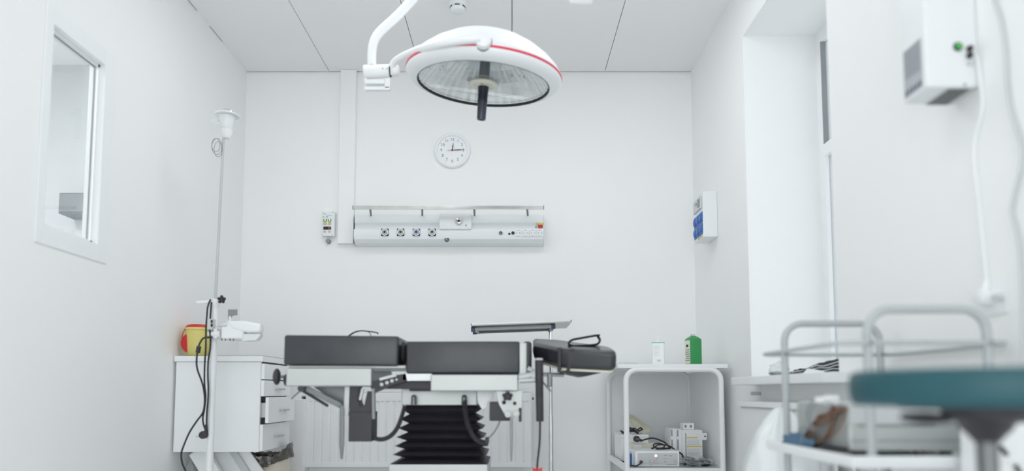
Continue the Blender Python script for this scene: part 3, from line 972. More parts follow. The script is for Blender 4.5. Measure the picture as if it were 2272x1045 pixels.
obj('leg_pad', pad((630, 744), (884, 811), TY, 3.25, .6, .010), 'leather', t)
obj('leg_pad_end', pad((872, 756), (902, 806), TY + .10, 3.23, .4, .02), 'leather', t)
obj('seat_pad', pad((901, 757), (1154, 829), TY, 3.25, .0, .010), 'leather', t)
obj('back_pad', pad((1160, 757), (1180, 822), TY + .06, 3.24, 0, .012), 'leather', t)
obj('corner_guard', G().pbox((1151, 760), (1169, 833), TY + .004, TY + .05, .006), 'steelsat', t)
obj('pad_plate', G().pbox((640, 811), (900, 817), TY + .02, 3.22, .002), 'steelsat', t)
obj('pad_plate', G().pbox((905, 829), (1150, 834), TY + .02, 3.22, .002), 'black', t)
obj('side_rail', G().pbox((634, 817), (824, 857), TY - .015, TY + .035, .006, 3), 'steelsat', t)
obj('side_rail', G().pbox((955, 831), (1150, 868), TY - .015, TY + .035, .006, 3), 'steelsat', t)
obj('rail_plate', G().pbox((892, 829), (958, 845), TY, TY + .05, .003), 'white', t)
obj('far_rail', G().box(ax(634, TY), ax(824, TY), 3.20, 3.24, az(857, TY), az(817, TY), .005), 'steelsat', t)
obj('far_rail', G().box(ax(905, TY), ax(1150, TY), 3.20, 3.24, az(868, TY), az(831, TY), .005), 'steelsat', t)
obj('cross_bar', G().pbox((826, 846), (960, 863), TY + .03, TY + .08, .002).box(ax(905, TY), ax(955, TY), TY + .05, 3.2, az(868, TY), az(845, TY)), 'black', t)
# hinge plate with bolts
hp = [(824, 846), (866, 834), (900, 829), (903, 845), (870, 855), (830, 872), (822, 860)]
hinge = obj('hinge_plate', G().prism([(at(p[0], p[1], TY).x, at(p[0], p[1], TY).z) for p in hp], .03, Matrix(((1, 0, 0, 0), (0, 0, 1, TY), (0, 1, 0, 0), (0, 0, 0, 1)))), 'black', t)
for px, py in ((847, 853), (859, 849), (870, 845), (880, 842)):
    c = at(px, py, TY)
    obj('bolt', G().cyl((c.x, TY - .006, c.z), (c.x, TY + .001, c.z), .0075 if px < 875 else .005, seg=14, bev=.001), 'steelsat', hinge)
a, b = at(842, 842, TY - .004), at(880, 832, TY - .004)
obj('hinge_arm', strut(G(), a, b, .012, .012), 'steelsat', hinge)
# left knob and diagonal strut
c = at(614, 836, TY + .02)
g = G().cyl((c.x - .002, TY + .02, c.z), (at(640, 836, TY).x, TY + .02, c.z), .006)
obj('knob_stem', g, 'dsteel', t)
obj('knob', G().ball((c.x, TY + .02, c.z), (.0155, .02, .034), 20), 'black', t)
obj('knob', G().ball(at(634, 843, TY + .01), (.009, .016, .024), 16), 'black', t)
obj('support_strut', strut(G(), at(668, 856, TY + .02), at(756, 900, TY + .02), .014, .022), 'dsteel', t)
obj('support_strut', strut(G(), at(664, 862, TY + .06), at(728, 901, TY + .06), .008, .012), 'black', t)
obj('strut_joint', G().cyl(at(668, 862, TY - .005), at(668, 862, TY + .04), .014), 'black', t)
obj('clamp_lever', strut(G(), at(646, 885, TY + .06), at(672, 862, TY + .06), .006, .006), 'dsteel', t)
hp = [(695, 858), (776, 858), (776, 905), (757, 900)]
obj('gusset_plate', G().prism([(at(p[0], p[1], TY + .08).x, at(p[0], p[1], TY + .08).z) for p in hp], .006, Matrix(((1, 0, 0, 0), (0, 0, 1, TY + .08), (0, 1, 0, 0), (0, 0, 0, 1)))), 'dsteel', t)
obj('drop_post', strut(G(), at(771, 857, TY + .01), at(768, 922, TY + .01), .012, .02), 'plasgrey', t)
bl = [(757.5, 895), (762, 905), (763, 940), (762.5, 985), (759, 1019), (755, 1019), (752, 985), (752.5, 940), (753.5, 905)]
obj('release_handle', G().prism([(at(p[0], p[1], TY - .01).x, at(p[0], p[1], TY - .01).z) for p in bl], .012, Matrix(((1, 0, 0, 0), (0, 0, 1, TY - .01), (0, 1, 0, 0), (0, 0, 0, 1))), .003), 'dsteel', t)
# black drive box
g = G().pbox((773, 914), (825, 980), TY, TY + .11, .003)
g.prism([(at(p[0], p[1], TY + .004).x, at(p[0], p[1], TY + .004).z) for p in ((777, 856), (793, 856), (793, 893), (800, 905), (808, 900), (815, 868), (823, 868), (824, 915), (775, 915))], .09, Matrix(((1, 0, 0, 0), (0, 0, 1, TY + .004), (0, 1, 0, 0), (0, 0, 0, 1))))
box_ = obj('drive_box', g, 'black', t)
obj('box_bracket', strut(G(), at(805, 862, TY), at(799, 888, TY), .014, .01), 'steelsat', t)
obj('box_lever', strut(G(), at(828, 862, TY), at(829, 930, TY), .007, .012), 'grey', t)


def coil(pts, r, wr, turns):
    P = [Vector(p) for p in pts]
    # dense centre line
    Q = []
    N = len(P)
    for i in range(N - 1):
        p0 = P[i - 1] if i > 0 else P[0] * 2 - P[1]
        p1, p2 = P[i], P[i + 1]
        p3 = P[i + 2] if i + 2 < N else P[-1] * 2 - P[-2]
        for k in range(int(turns * 8 / (N - 1))):
            u = k / int(turns * 8 / (N - 1))
            Q.append(0.5 * ((2 * p1) + (p2 - p0) * u + (2 * p0 - 5 * p1 + 4 * p2 - p3) * u * u + (3 * p1 - p0 - 3 * p2 + p3) * u ** 3))
    out = []
    for i, q in enumerate(Q):
        d = (Q[min(i + 1, len(Q) - 1)] - Q[max(i - 1, 0)]).normalized()
        n1 = (Vector((0, 1, 0)) - d * d.y).normalized()
        n2 = d.cross(n1)
        a = 2 * PI * i / 8
        out.append(q + n1 * (r * math.cos(a)) + n2 * (r * math.sin(a)))
    return G().tube(out, wr, 6, 0)


obj('coiled_cable', coil([at(p[0], p[1], TY + .04) for p in ((824, 968), (836, 974), (852, 974), (868, 966), (881, 950), (890, 928), (898, 900))], .0065, .0032, 44), 'rubber', t)
obj('coiled_cable', coil([at(p[0], p[1], TY + .04) for p in ((1031, 888), (1032, 915), (1037, 940), (1046, 962), (1058, 977), (1074, 984), (1082, 984))], .0075, .0034, 34), 'rubber', t)
g = G().pbox((1076, 970), (1085, 984), TY + .02, TY + .05, .003)
obj('cable_plug', g, 'black', t)
obj('cable', G().tube([at(p[0], p[1], TY + .03) for p in ((1082, 973), (1094, 962), (1103, 948), (1110, 932))], .0035, 8), 'grey', t)
for px in (918, 1030):
    obj('cable_gland', G().cyl(at(px, 882, TY + .06), at(px, 898, TY + .06), .010, .012).ball(at(px, 882, TY + .06), .011, 12), 'dsteel', t)
# column head, bellows, base
cy0_, cy1_ = 2.83, 3.17
obj('column_head', G().box(ax(891, cy0_, 880), ax(1058, cy0_, 880), cy0_, cy1_, az(899, cy0_), az(862, cy0_), .004).box(ax(930, cy0_, 880), ax(1020, cy0_, 880), cy0_ + .03, cy1_ - .03, az(864, cy0_), az(835, cy0_)), 'steelsat', t)
zt_, zb_ = az(897, cy0_), az(1029, cy0_)
npl = 6
g = G()
tb = bmesh.new()
rings = []
s_ = cy0_ / 1522.0
for j in range(npl * 2 + 2):
    u = j / (npl * 2 + 1)
    z = zt_ + (zb_ - zt_) * (u ** .93)
    outer = (j % 2 == 1)
    hx = ((88 + 20 * u) if outer else (72 + 8 * u)) * s_
    if j == 0:
        hx = 78 * s_
    hy = hx - .03
    rr_ = .018
    ring = []
    for (sx_, sy_) in ((1, 1), (-1, 1), (-1, -1), (1, -1)):
        for q in range(4):
            a0 = {(1, 1): 0, (-1, 1): PI / 2, (-1, -1): PI, (1, -1): 3 * PI / 2}[(sx_, sy_)]
            a = a0 + q / 3 * PI / 2
            ring.append(tb.verts.new((tcx + .004 + sx_ * (hx - rr_) + rr_ * math.cos(a), 3.0 + sy_ * (hy - rr_) + rr_ * math.sin(a), z)))
    rings.append(ring)
for A, B in zip(rings[:-1], rings[1:]):
    for k in range(16):
        tb.faces.new((A[k], A[(k + 1) % 16], B[(k + 1) % 16], B[k]))
tb.faces.new(rings[0])
tb.faces.new(rings[-1])
g._add(tb)
obj('bellows', g, 'rubber', t, smooth=20)
g = G().box(tcx - .205, tcx + .205, 2.83, 3.17, .16, zb_ - .001, .008)
obj('column_base', g, 'steelsat', t)
obj('floor_base', G().box(tcx - .55, tcx + .42, 2.74, 3.26, .03, .16, .02, 3), 'steelsat', t)
for sx_ in (-.48, .35):
    for yy in (2.80, 3.20):
        obj('base_foot', G().cyl((tcx + sx_, yy, 0), (tcx + sx_, yy, .032), .03), 'black', t)
# right clamp group
g = G().pbox((1086, 892), (1132, 934), TY + .02, TY + .07, .004)
obj('clamp_bracket', g, 'black', t)
hp = [(1100, 866), (1160, 866), (1158, 910), (1148, 925), (1118, 918), (1106, 896)]
obj('clamp_plate', G().prism([(at(p[0], p[1], TY).x, at(p[0], p[1], TY).z) for p in hp], .012, Matrix(((1, 0, 0, 0), (0, 0, 1, TY), (0, 1, 0, 0), (0, 0, 0, 1))), .003), 'steelsat', t)
c = at(1126, 879, TY - .02)
g = G().cyl(c + Vector((0, -.006, 0)), c + Vector((0, .022, 0)), .010)
for k in range(5):
    a = 2 * PI * k / 5 + .3
    g.ball(c + Vector((.013 * math.cos(a), 0, .011 * math.sin(a))), (.009, .010, .008), 10)
obj('star_knob', g, 'black', t)
obj('clamp_stud', G().ball(at(1118, 893, TY - .005), .008, 12).ball(at(1142, 895, TY - .005), .007, 12), 'black', t)
obj('clamp_nut', G().cyl(at(1127, 919, TY - .022), at(1127, 919, TY + .01), .014, seg=16, bev=.003).cyl(at(1146, 918, TY - .018), at(1146, 918, TY + .01), .013, seg=16, bev=.003), 'plasgrey', t)
obj('clamp_edge', G().pbox((1151, 905), (1157.5, 936), TY - .002, TY + .03, .002), 'black', t)
bl = [(1131, 925), (1138, 925), (1138, 950), (1137.5, 990), (1136, 1024), (1132.5, 1024), (1131.5, 990)]
obj('release_handle', G().prism([(at(p[0], p[1], TY - .012).x, at(p[0], p[1], TY - .012).z) for p in bl], .010, Matrix(((1, 0, 0, 0), (0, 0, 1, TY - .012), (0, 1, 0, 0), (0, 0, 0, 1))), .002), 'dsteel', t)
# bright bracket above the bellows
hp = [(1058, 867), (1096, 867), (1094, 885), (1082, 893), (1080, 905), (1070, 909), (1060, 893)]
obj('cable_bracket', G().prism([(at(p[0], p[1], TY + .06).x, at(p[0], p[1], TY + .06).z) for p in hp], .012, Matrix(((1, 0, 0, 0), (0, 0, 1, TY + .06), (0, 1, 0, 0), (0, 0, 0, 1))), .002), 'white', t)
# head rest joint
g = G().cyl(at(1150, 838, TY - .01), at(1188, 832, TY - .01), .014, bev=.004).ball(at(1186, 834, TY - .005), (.022, .022, .024), 16)
g.cyl(at(1170, 818, TY + .02), at(1186, 826, TY + .02), .012).cyl(at(1152, 845, TY - .015), at(1190, 843, TY - .015), .010)
obj('headrest_joint', g, 'steelsat', t)
obj('headrest_rod', G().cyl(at(1178, 830, TY + .10), at(1250, 832, TY + .16), .009, seg=14).cyl(at(1178, 830, TY + .3), at(1250, 832, TY + .3), .009, seg=14).box(ax(1150, TY), ax(1186, TY), TY + .03, TY + .32, az(838, TY), az(826, TY), .003), 'steelsat', t)
# headrest: tapering pad, front edge drops towards the camera
hx0, hx1 = ax(1187, 2.86), ax(1370, 2.72)
def fr(u):
    return hx0 + (hx1 - hx0) * u
plan = [(fr(0), 3.02), (fr(.28), 2.80), (fr(.42), 2.755), (fr(.92), 2.72), (fr(.985), 2.735), (fr(1.0), 2.775), (fr(1.0), 2.84), (fr(.98), 2.89), (fr(.90), 2.94), (fr(.70), 3.02), (fr(.36), 3.16), (fr(0), 3.20)]
zb2, zt2 = az(820, 2.74), az(776, 2.74)
pv = Vector((fr(.5), 2.74, zb2))
MT = Matrix.Translation(pv) @ Matrix.Rotation(R(10), 4, 'X') @ Matrix.Rotation(R(1.0), 4, 'Y') @ Matrix.Translation(-pv)
obj('headrest_pad', G().prism(plan, zt2 - zb2, MT @ Matrix.Translation((0, 0, zb2)), .020, 4), 'leather', t)
plan2 = [(p[0] + (pv.x - p[0]) * .05, p[1] + (2.96 - p[1]) * .06) for p in plan]
obj('headrest_plate', G().prism(plan2, .010, MT @ Matrix.Translation((0, 0, zb2 - .0105)), .002), 'cream', t)
obj('plate_bow', G().prism([(at(p[0], p[1], 2.80).x, at(p[0], p[1], 2.80).z) for p in ((1240, 822), (1345, 824), (1330, 828), (1305, 834), (1290, 836), (1262, 830))], .14, Matrix(((1, 0, 0, 0), (0, 0, 1, 2.80), (0, 1, 0, 0), (0, 0, 0, 1)))), 'black', t)
for u0, yy, w, sl in ((.30, 2.792, .007, 0.0), (.40, 2.762, .006, .018)):
    xs = fr(u0)
    obj('strap', G().prism([(xs - w, zb2 - .014), (xs + w, zb2 - .014), (xs + w + sl, zt2 + .002), (xs - w + sl, zt2 + .002)], .03, MT @ Matrix(((1, 0, 0, 0), (0, 0, 1, yy - .006), (0, 1, 0, 0), (0, 0, 0, 1))), .002), 'black', t)
g = G().tube([at(p[0], p[1], 2.88) for p in ((1312, 766), (1290, 767), (1268, 767), (1262, 761), (1270, 754), (1290, 750), (1318, 745), (1330, 744), (1326, 746), (1331, 754), (1326, 763), (1312, 766))], .0050, 8, 4, flat=3.6)
obj('head_strap', g, 'black', t)
g = G().tube([at(p[0], p[1], 3.0) for p in ((770, 748), (785, 738), (800, 734), (815, 735), (836, 738), (838, 741)) ], .0028, 8, 4, flat=4.0)
g.tube([at(p[0], p[1], 3.0) for p in ((817, 736), (822, 742), (824, 749))], .0015, 6, 3)
obj('arm_strap', g, 'black', t)
obj('tilt_lever', strut(G(), at(1203, 846, TY + .05), at(1222, 869, TY + .05), .006, .008).box(ax(1216, TY), ax(1226, TY), TY + .03, TY + .08, az(858, TY), az(828, TY), .004), 'dsteel', t)

# hand control
t = thing('hand_control', 'black handset hanging on the table beside the headrest', 'handset', at(1197, 935, TY - .03))
a, b = at(1196, 799, TY - .035), at(1198, 935, TY - .035)
q = (b - a).to_track_quat('Z', 'Y').to_matrix().to_4x4()
g = G().cyl(a, a + (b - a) * .62, .0165, .0155, 24, .003)
g.cyl(a + (b - a) * .60, b, .0155, .0150, 24, .003)
obj('body', g, 'black', t)
obj('collar', G().cyl(a + (a - b) * .03, a + (b - a) * .0, .015, .016, 24), 'plasgrey', t)
obj('cable', G().tube([b, at(1198, 950, TY - .03), at(1197, 985, TY - .02), at(1193, 1020, TY - .01), at(1191.5, 1040, TY), at(1188, 1090, TY), at(1180, 1180, TY)] + [Vector((ax(1176, 2.7, 1200), 2.69, .006)), Vector((ax(1150, 2.7, 1200), 2.64, .006))], .0042, 8), 'rubber', t)
c = at(1192, 1041, TY - .002)
g = G()
for s in (-1, 1):
    g.prism([(0, -.005), (s * .018, -.010), (s * .020, .009), (s * .009, .002), (0, .005)][::s], .007, Matrix.Translation((c.x, c.y, c.z)) @ FRONT, .001)
g.ball(c, .0075, 12)
obj('wing_clip', g, 'red', t, 'red wing clip on the cable')

# ================================================================== RIGHT BACK CART
KY0, KY1 = 3.60, 4.24
kx0, kx1 = .600, 1.100
ztop_ = az(812, KY0)
zlow = az(1039, KY0)
t = thing('equipment_cart', 'white two-shelf cart in the right corner with open front', 'cart', ((kx0 + kx1) / 2, 3.9, 0))


def hoop(Y, x0, x1, zt, r, rad=.06, z0=.08):
    pts = [(x0, Y, z0), (x0, Y, zt - rad)]
    for k in range(1, 6):
        a = PI - k * PI / 12
        pts.append((x0 + rad + rad * math.cos(a), Y, zt - rad + rad * math.sin(a)))
    pts.append((x0 + rad, Y, zt))
    pts.append((x1 - rad, Y, zt))
    for k in range(1, 6):
        a = PI / 2 - k * PI / 12
        pts.append((x1 - rad + rad * math.cos(a), Y, zt - rad + rad * math.sin(a)))
    pts += [(x1, Y, zt - rad), (x1, Y, z0)]
    return G().tube(pts, r, 12, 0)


obj('front_frame', hoop(KY0, kx0, kx1, ztop_ - .018, .0145), 'white', t)
obj('rear_frame', hoop(KY1, kx0, kx1, ztop_ - .018, .0145), 'white', t)
obj('top_shelf', G().box(kx0 - .045, kx1 + .035, KY0 - .012, KY1 + .012, ztop_ - .012, ztop_ + .010, .003), 'white', t)
g = G().box(kx0, kx1, KY0 + .005, KY1, zlow - .012, zlow, .002)
obj('lower_shelf', g, 'steelsat', t)
g = G()
for (a, b, c, d) in ((kx0 - .014, kx0 + .006, KY0 + .012, KY1 - .01), (kx1 - .006, kx1 + .014, KY0 + .012, KY1 - .01)):
    g.box(a, b, c, d, zlow - .014, zlow + .016, .002)
g.box(kx0 + .01, kx1 - .01, KY0 - .008, KY0 + .008, zlow - .016, zlow + .001, .002)
obj('shelf_rail', g, 'white', t)
obj('back_panel', G().box(kx0 + .01, kx1 - .01, KY1 + .005, KY1 + .011, zlow - .1, ztop_ - .02), 'white', t)
obj('side_panel', G().box(kx1 - .004, kx1 + .002, KY0 + .03, KY1, zlow - .1, ztop_ - .02), 'white', t)
for (x, y) in ((kx0, KY0), (kx1, KY0), (kx0, KY1), (kx1, KY1)):
    obj('caster', G().cyl((x - .011, y, .036), (x + .011, y, .036), .036, bev=.003).cyl((x, y, .05), (x, y, .085), .010), 'grey', t)

# bottles on the cart
tzz = ztop_ + .0102
c = at(1461, 803, 3.80)
t = thing('white_bottle', 'white square bottle with green bands on the cart', 'bottle', (c.x, 3.80, tzz))
hw = 13.5 * 3.8 / 1505
hh = 52 * 3.8 / 1505
RZ = Matrix.Translation((c.x, 3.80, tzz)) @ Matrix.Rotation(R(-14), 4, 'Z')
obj('body', G().box(-hw, hw, -hw * .8, hw * .8, 0, hh, .006, 3, M4=RZ), 'white', t)
obj('green_band', G().box(-hw - .0006, hw + .0006, -hw * .8 - .0006, hw * .8 + .0006, hh - .0075, hh - .003, M4=RZ).box(-hw - .0006, hw + .0006, -hw * .8 - .0006, hw * .8 + .0006, .003, .007, M4=RZ), 'mint', t)
obj('cap', G().cyl(RZ @ Vector((0, 0, hh - .001)), RZ @ Vector((0, 0, hh + .018)), .014, .011), 'white', t)
g = G()
for k in range(7):
    w = (.022, .018, .021, .016, .020, .012, .019)[k]
    g.box(-.024, -.024 + w * 1.5, -hw * .8 - .0007, -hw * .8 + .0002, hh * .78 - k * .008, hh * .78 - k * .008 + .0018, M4=RZ)
g.box(-.006, .014, -hw * .8 - .0008, -hw * .8 + .0002, hh * .16, hh * .24, M4=RZ)
obj('print', g, 'plasgrey', t)
c = at(1540, 803, 3.78)
t = thing('green_bottle', 'green square bottle with a pale label on the cart', 'bottle', (c.x, 3.78, tzz))
hh = 66 * 3.78 / 1508
hw = .035
RZ = Matrix.Translation((c.x + .002, 3.80, tzz)) @ Matrix.Rotation(R(16), 4, 'Z')
g = G()
tb = bmesh.new()
prof_ = [(hw, 0), (hw * 1.0, hh * .88), (hw * .55, hh * .97), (.012, hh * .985), (.012, hh)]
rings = []
for (w, z) in prof_:
    rings.append([tb.verts.new((sx_ * w, sy_ * w * .92, z)) for sx_, sy_ in ((1, 1), (-1, 1), (-1, -1), (1, -1))])
for A, B in zip(rings[:-1], rings[1:]):
    for k in range(4):
        tb.faces.new((A[k], A[(k + 1) % 4], B[(k + 1) % 4], B[k]))
tb.faces.new(rings[0]); tb.faces.new(rings[-1])
bmesh.ops.bevel(tb, geom=list(tb.edges), offset=.0035, segments=2, affect='EDGES', profile=.5)
g._add(tb, RZ)
obj('body', g, 'green', t)
obj('label_sheet', G().box(-hw - .0012, -hw + .0002, -hw * .75, hw * .8, hh * .06, hh * .84, M4=RZ), 'cream', t)
g = G().box(-hw - .0018, -hw - .0011, -.010, .012, hh * .62, hh * .70, M4=RZ)
for k in range(6):
    g.box(-hw - .0018, -hw - .0011, -.022, .020 - .004 * (k % 3), hh * (.16 + .07 * k), hh * (.16 + .07 * k) + .003, M4=RZ)
obj('label_print', g, 'dark', t)
obj('cap', G().cyl(RZ @ Vector((0, 0, hh - .001)), RZ @ Vector((0, 0, hh + .010)), .013), 'plasgrey', t)
g = G().crumple((at(1392, 806, 3.66).x, 3.66, tzz + .004), (.055, .03, .007), .5, 3, 8, flat=tzz)
tag(obj('foil_wrap', g, 'clear'), 'flat crumpled clear wrapper on the left end of the cart top', 'wrapper')

# things on the lower shelf
lz = zlow + .0005
GY = 3.67
g0, g1 = at(1409, 1002, GY), at(1508, 1035, GY)
t = thing('control_unit', 'white metal control unit with a pink lit button on the lower cart shelf', 'control unit', ((g0.x + g1.x) / 2, GY + .1, lz))
ghh = g0.z - g1.z
gt = lz + ghh + .004
obj('case', G().box(g0.x, g1.x, GY, GY + .21, lz, gt, .004), 'white', t)
gx0, gx1 = g0.x + .014, g1.x - .010
obj('front_panel', G().box(gx0, gx1, GY - .0015, GY + .0005, lz + .012, gt - .010), 'plasgrey', t)


def gp(px, py):
    return Vector((at(px, py, GY).x, GY - .0016, lz + (1036 - py) * GY / 1530))


for nm, px, py, r_, m_ in (('indicator', 1455, 1012, .0075, 'led_white'), ('power_button', 1454.5, 1025, .0065, 'lampred'), ('jack', 1442, 1024, .0055, 'grey'), ('jack', 1497, 1024, .005, 'grey'), ('jack', 1422, 1025, .0075, 'black')):
    c = gp(px, py)
    o = obj(nm, G().lathe([(0, .003), (r_ * .9, .003), (r_, 0), (0, 0)], Matrix.Translation(c) @ FRONT, 20), m_, t)
    if m_ in ('grey', 'lampred'):
        obj('cap_face', G().cyl(c + Vector((0, -.0031, 0)), c + Vector((0, -.0036, 0)), r_ * .62), 'white', o)
g = G()
for (px, py, w) in ((1473, 1011, 8), (1484, 1012, 8), (1473, 1018, 3), (1479, 1018, 3), (1474, 1025, 4), (1480, 1031, 16), (1496, 1031, 5), (1442, 1031, 4), (1456, 1018, 4)):
    c = gp(px, py)
    g.box(c.x, c.x + w * .0022, GY - .0021, GY - .0014, c.z - .0012, c.z + .0014)
obj('panel_print', g, 'ink', t)
t = thing('foot_switch_lead', 'black lead plugged into the control unit on the cart shelf', 'cable', gp(1422, 1025))
c = gp(1422, 1025)
obj('plug', G().cyl(c + Vector((0, -.003, 0)), c + Vector((0, -.022, 0)), .008, .006, bev=.001), 'black', t)
obj('lead', G().tube([c + Vector((0, -.02, 0)), c + Vector((-.012, -.026, -.010)), Vector((c.x - .03, GY - .02, lz + .006)), Vector((c.x - .045, GY + .02, lz + .0045)), Vector((kx0 + .030, GY + .04, lz + .0045)), Vector((kx0 + .020, GY + .10, lz + .0045)), Vector((kx0 + .035, GY + .18, lz + .0045)), Vector((kx0 + .012, GY + .16, lz + .012)), Vector((kx0 + .014, GY + .30, lz + .0045)), Vector((kx0 + .012, GY + .45, lz + .0045))], .004, 8), 'rubber', t)
# white case behind left, with kidney dish
AY = 3.92
a0, a1 = at(1353, 965, AY), at(1440, 1030, AY)
ax0 = max(a0.x, kx0 + .02)
t = thing('white_case', 'white case behind the left front frame of the cart', 'case', ((ax0 + a1.x) / 2, AY + .1, lz))
obj('body', G().box(ax0, a1.x, AY, AY + .24, lz, a0.z, .006), 'lam', t)
obj('lid', G().box(ax0 - .002, a1.x + .002, AY - .002, AY + .242, a0.z - .018, a0.z + .002, .004), 'white', t)
c = at(1362, 976, AY)
obj('latch', G().box(ax0 + .02, ax0 + .04, AY - .006, AY - .0015, c.z - .012, c.z + .004, .001), 'plasgrey', t)
wz = a0.z + .0022
BY2 = 3.89 - .008
c0, c1 = at(1398, 983, 3.885), at(1488, 1035, 3.885)
bbx1 = ax(1480, 3.885)
t = thing('cream_case', 'cream case behind the control unit on the cart', 'case', ((c0.x + bbx1) / 2, 3.9, lz))
obj('body', G().box(c0.x, bbx1, 3.885, 3.915, lz, c0.z, .004), 'cream', t)
obj('label_sheet', G().box(c0.x + .02, c0.x + .065, 3.8842, 3.8855, c0.z - .05, c0.z - .01), 'plastic', t)
# kidney dish leaning on the case
kc = at(1419, 946, 4.02)
KM = Matrix.Translation((kc.x, 4.03, kc.z + .0)) @ Matrix.Rotation(R(36), 4, 'Y') @ Matrix.Rotation(R(58), 4, 'X')
outl = []
for k in range(40):
    a = 2 * PI * k / 40
    rx, ry = .078, .037
    x = rx * math.cos(a)
    y = ry * math.sin(a) + .016 * (1 - (x / rx) ** 2) * (-1)
    outl.append((x, y))
tb = bmesh.new()
levels = [(1.0, 0.0), (1.04, .002), (1.0, .003), (.86, -.022), (.80, -.026), (.82, -.029), (.9, -.024), (1.0, 0.0)]
rings = [[tb.verts.new((p[0] * s, p[1] * s, z)) for p in outl] for s, z in levels[:5]]
for A, B in zip(rings[:-1], rings[1:]):
    for k in range(40):
        tb.faces.new((A[k], A[(k + 1) % 40], B[(k + 1) % 40], B[k]))
tb.faces.new(rings[-1])
g = G()
g._add(tb, KM)
kd = obj('kidney_dish', g, 'cream')
sm = kd.modifiers.new('thickness', 'SOLIDIFY')
sm.thickness = .002
tag(kd, 'cream kidney dish lying tilted on the white case', 'kidney dish')
# let the dish touch the case
zmin = min((v.co.z + kd.location.z) for v in kd.data.vertices)
kd.location.z += wz - zmin + .001
g = G()
g.tube([Vector((ax0 + .03 + .05 * math.cos(q * PI / 5) + .03, AY + .06 + .04 * math.sin(q * PI / 5), wz + .006 + .006 * (q % 3))) for q in range(10)], .0042, 8, 4, closed=True)
g.tube([Vector((ax0 + .075 + .04 * math.cos(q * PI / 5) + .02, AY + .06 + .03 * math.sin(q * PI / 5), wz + .018 + .008 * ((q + 1) % 3))) for q in range(10)], .0042, 8, 4, closed=True)
tag(obj('cable_coil', g, 'rubber'), 'coiled black cable on top of the white case', 'cable')
# power cord with plug above the control unit
t = thing('power_cord', 'thick black cord arching with a round plug above the control unit', 'cable', at(1412, 975, 3.84))
c = at(1412.5, 974, 3.86)
c.z = max(c.z, c0.z + .016)
g = G().cyl(c + Vector((0, -.014, 0)), c + Vector((0, .014, 0)), .0175, bev=.004).cyl(c, c + Vector((.032, 0, -.010)), .010, .006)
plg = obj('plug', g, 'black', t)
obj('plug_pin', G().cyl(c + Vector((-.004, -.014, .002)), c + Vector((-.004, -.030, .002)), .0025, seg=8).cyl(c + Vector((.006, -.014, .002)), c + Vector((.006, -.030, .002)), .0025, seg=8), 'steel', plg)
pts = [c + Vector((.03, 0, -.009))] + [at(p[0], p[1], 3.82) for p in ((1432, 975), (1446, 972), (1460, 975), (1475, 982), (1485, 992))] + [Vector((at(1487, 1000, 3.80).x, 3.80, gt + .0052)), Vector((at(1470, 1000, 3.78).x, 3.77, gt + .005)), Vector((at(1455, 1000, 3.76).x, 3.75, gt + .005))]
obj('lead', G().tube(pts, .0048, 8), 'rubber', t)
pts = [Vector((at(1446, 1000, 3.78).x, 3.78, gt + .005))] + [at(p[0], p[1], 3.79) for p in ((1452, 993), (1460, 987), (1474, 987), (1488, 991), (1500, 1000))] + [Vector((at(1506, 1010, 3.80).x + .02, 3.80, lz + .05)), Vector((at(1506, 1010, 3.80).x + .025, 3.80, lz + .006))]
obj('lead_loop', G().tube(pts, .0042, 8), 'rubber', t)
g = G().tube([Vector((at(1463, 1000, 3.76).x + .03 * math.cos(q * PI / 4), 3.77 + .02 * math.sin(q * PI / 4), gt + .008 + .012 * (1 + math.sin(q * PI / 4)))) for q in range(8)], .004, 8, 4, closed=True)
obj('lead_coil', g, 'rubber', t)
# blue pack
c = at(1400, 1020, 3.72)
t = thing('blue_pack', 'small blue pack behind the front frame of the cart', 'pack', (c.x, 3.76, lz))
obj('carton', G().box(c.x - .010, c.x + .008, 3.74, 3.80, lz, az(1007, 3.74), .002), 'blue', t)
obj('tab', G().box(c.x + .009, c.x + .024, 3.74, 3.80, lz, az(1001, 3.74) , .001), 'plastic', t)
# white cartons on the right
CYB = 3.85
def carton(px0, px1, py0, Y0, Y1, label, marks):
    x0, x1 = ax(px0, Y0, 1000), ax(px1, Y0, 1000)
    zt3 = az(py0, Y0)
    t = thing('carton', label, 'carton', ((x0 + x1) / 2, (Y0 + Y1) / 2, lz), 'white cartons on the lower cart shelf')
    obj('box', G().box(x0, x1, Y0, Y1, lz, zt3, .002), 'white', t)
    g = G()
    for (u0, u1, v0, v1) in marks:
        g.box(x0 + (x1 - x0) * u0, x0 + (x1 - x0) * u1, Y0 - .0012, Y0 + .0002, lz + (zt3 - lz) * v0, lz + (zt3 - lz) * v1)
    obj('print', g, 'grey', t)
    return t, x0, x1, zt3
carton(1489, 1501, 951, CYB, CYB + .16, 'slim white carton at the left end of the carton row', ((.1, .3, .78, .97), (.1, .3, .45, .68)))
carton(1502, 1513, 952, CYB - .01, CYB + .15, 'slim white carton second in the row, with grey side marks', ((.1, .35, .78, .97), (.1, .35, .40, .70)))
t, x0, x1, zt3 = carton(1514, 1559, 954, CYB - .03, CYB + .12, 'wide white carton with two yellow stripes', ((.16, .2, .15, .9),))
yb_ = CYB - .03
for py in (971, 990.5):
    z = az(py, yb_)
    obj('yellow_stripe', G().box(x0 + (x1 - x0) * .22, x1 - .004, yb_ - .0014, yb_ + .0002, z - .003, z + .0035), 'yellowpr', t)
g = G()
for k in range(5):
    z = az(976 + k * 2.6, yb_)
    g.box(x0 + (x1 - x0) * .26, x1 - .012 - .008 * (k % 2), yb_ - .0012, yb_ + .0002, z - .0012, z + .0012)
for k in range(6):
    z = az(996 + k * 2.6, yb_)
    g.box(x0 + (x1 - x0) * .26, x1 - .012 - .006 * (k % 3), yb_ - .0012, yb_ + .0002, z - .0012, z + .0012)
obj('small_print', g, 'plasgrey', t)
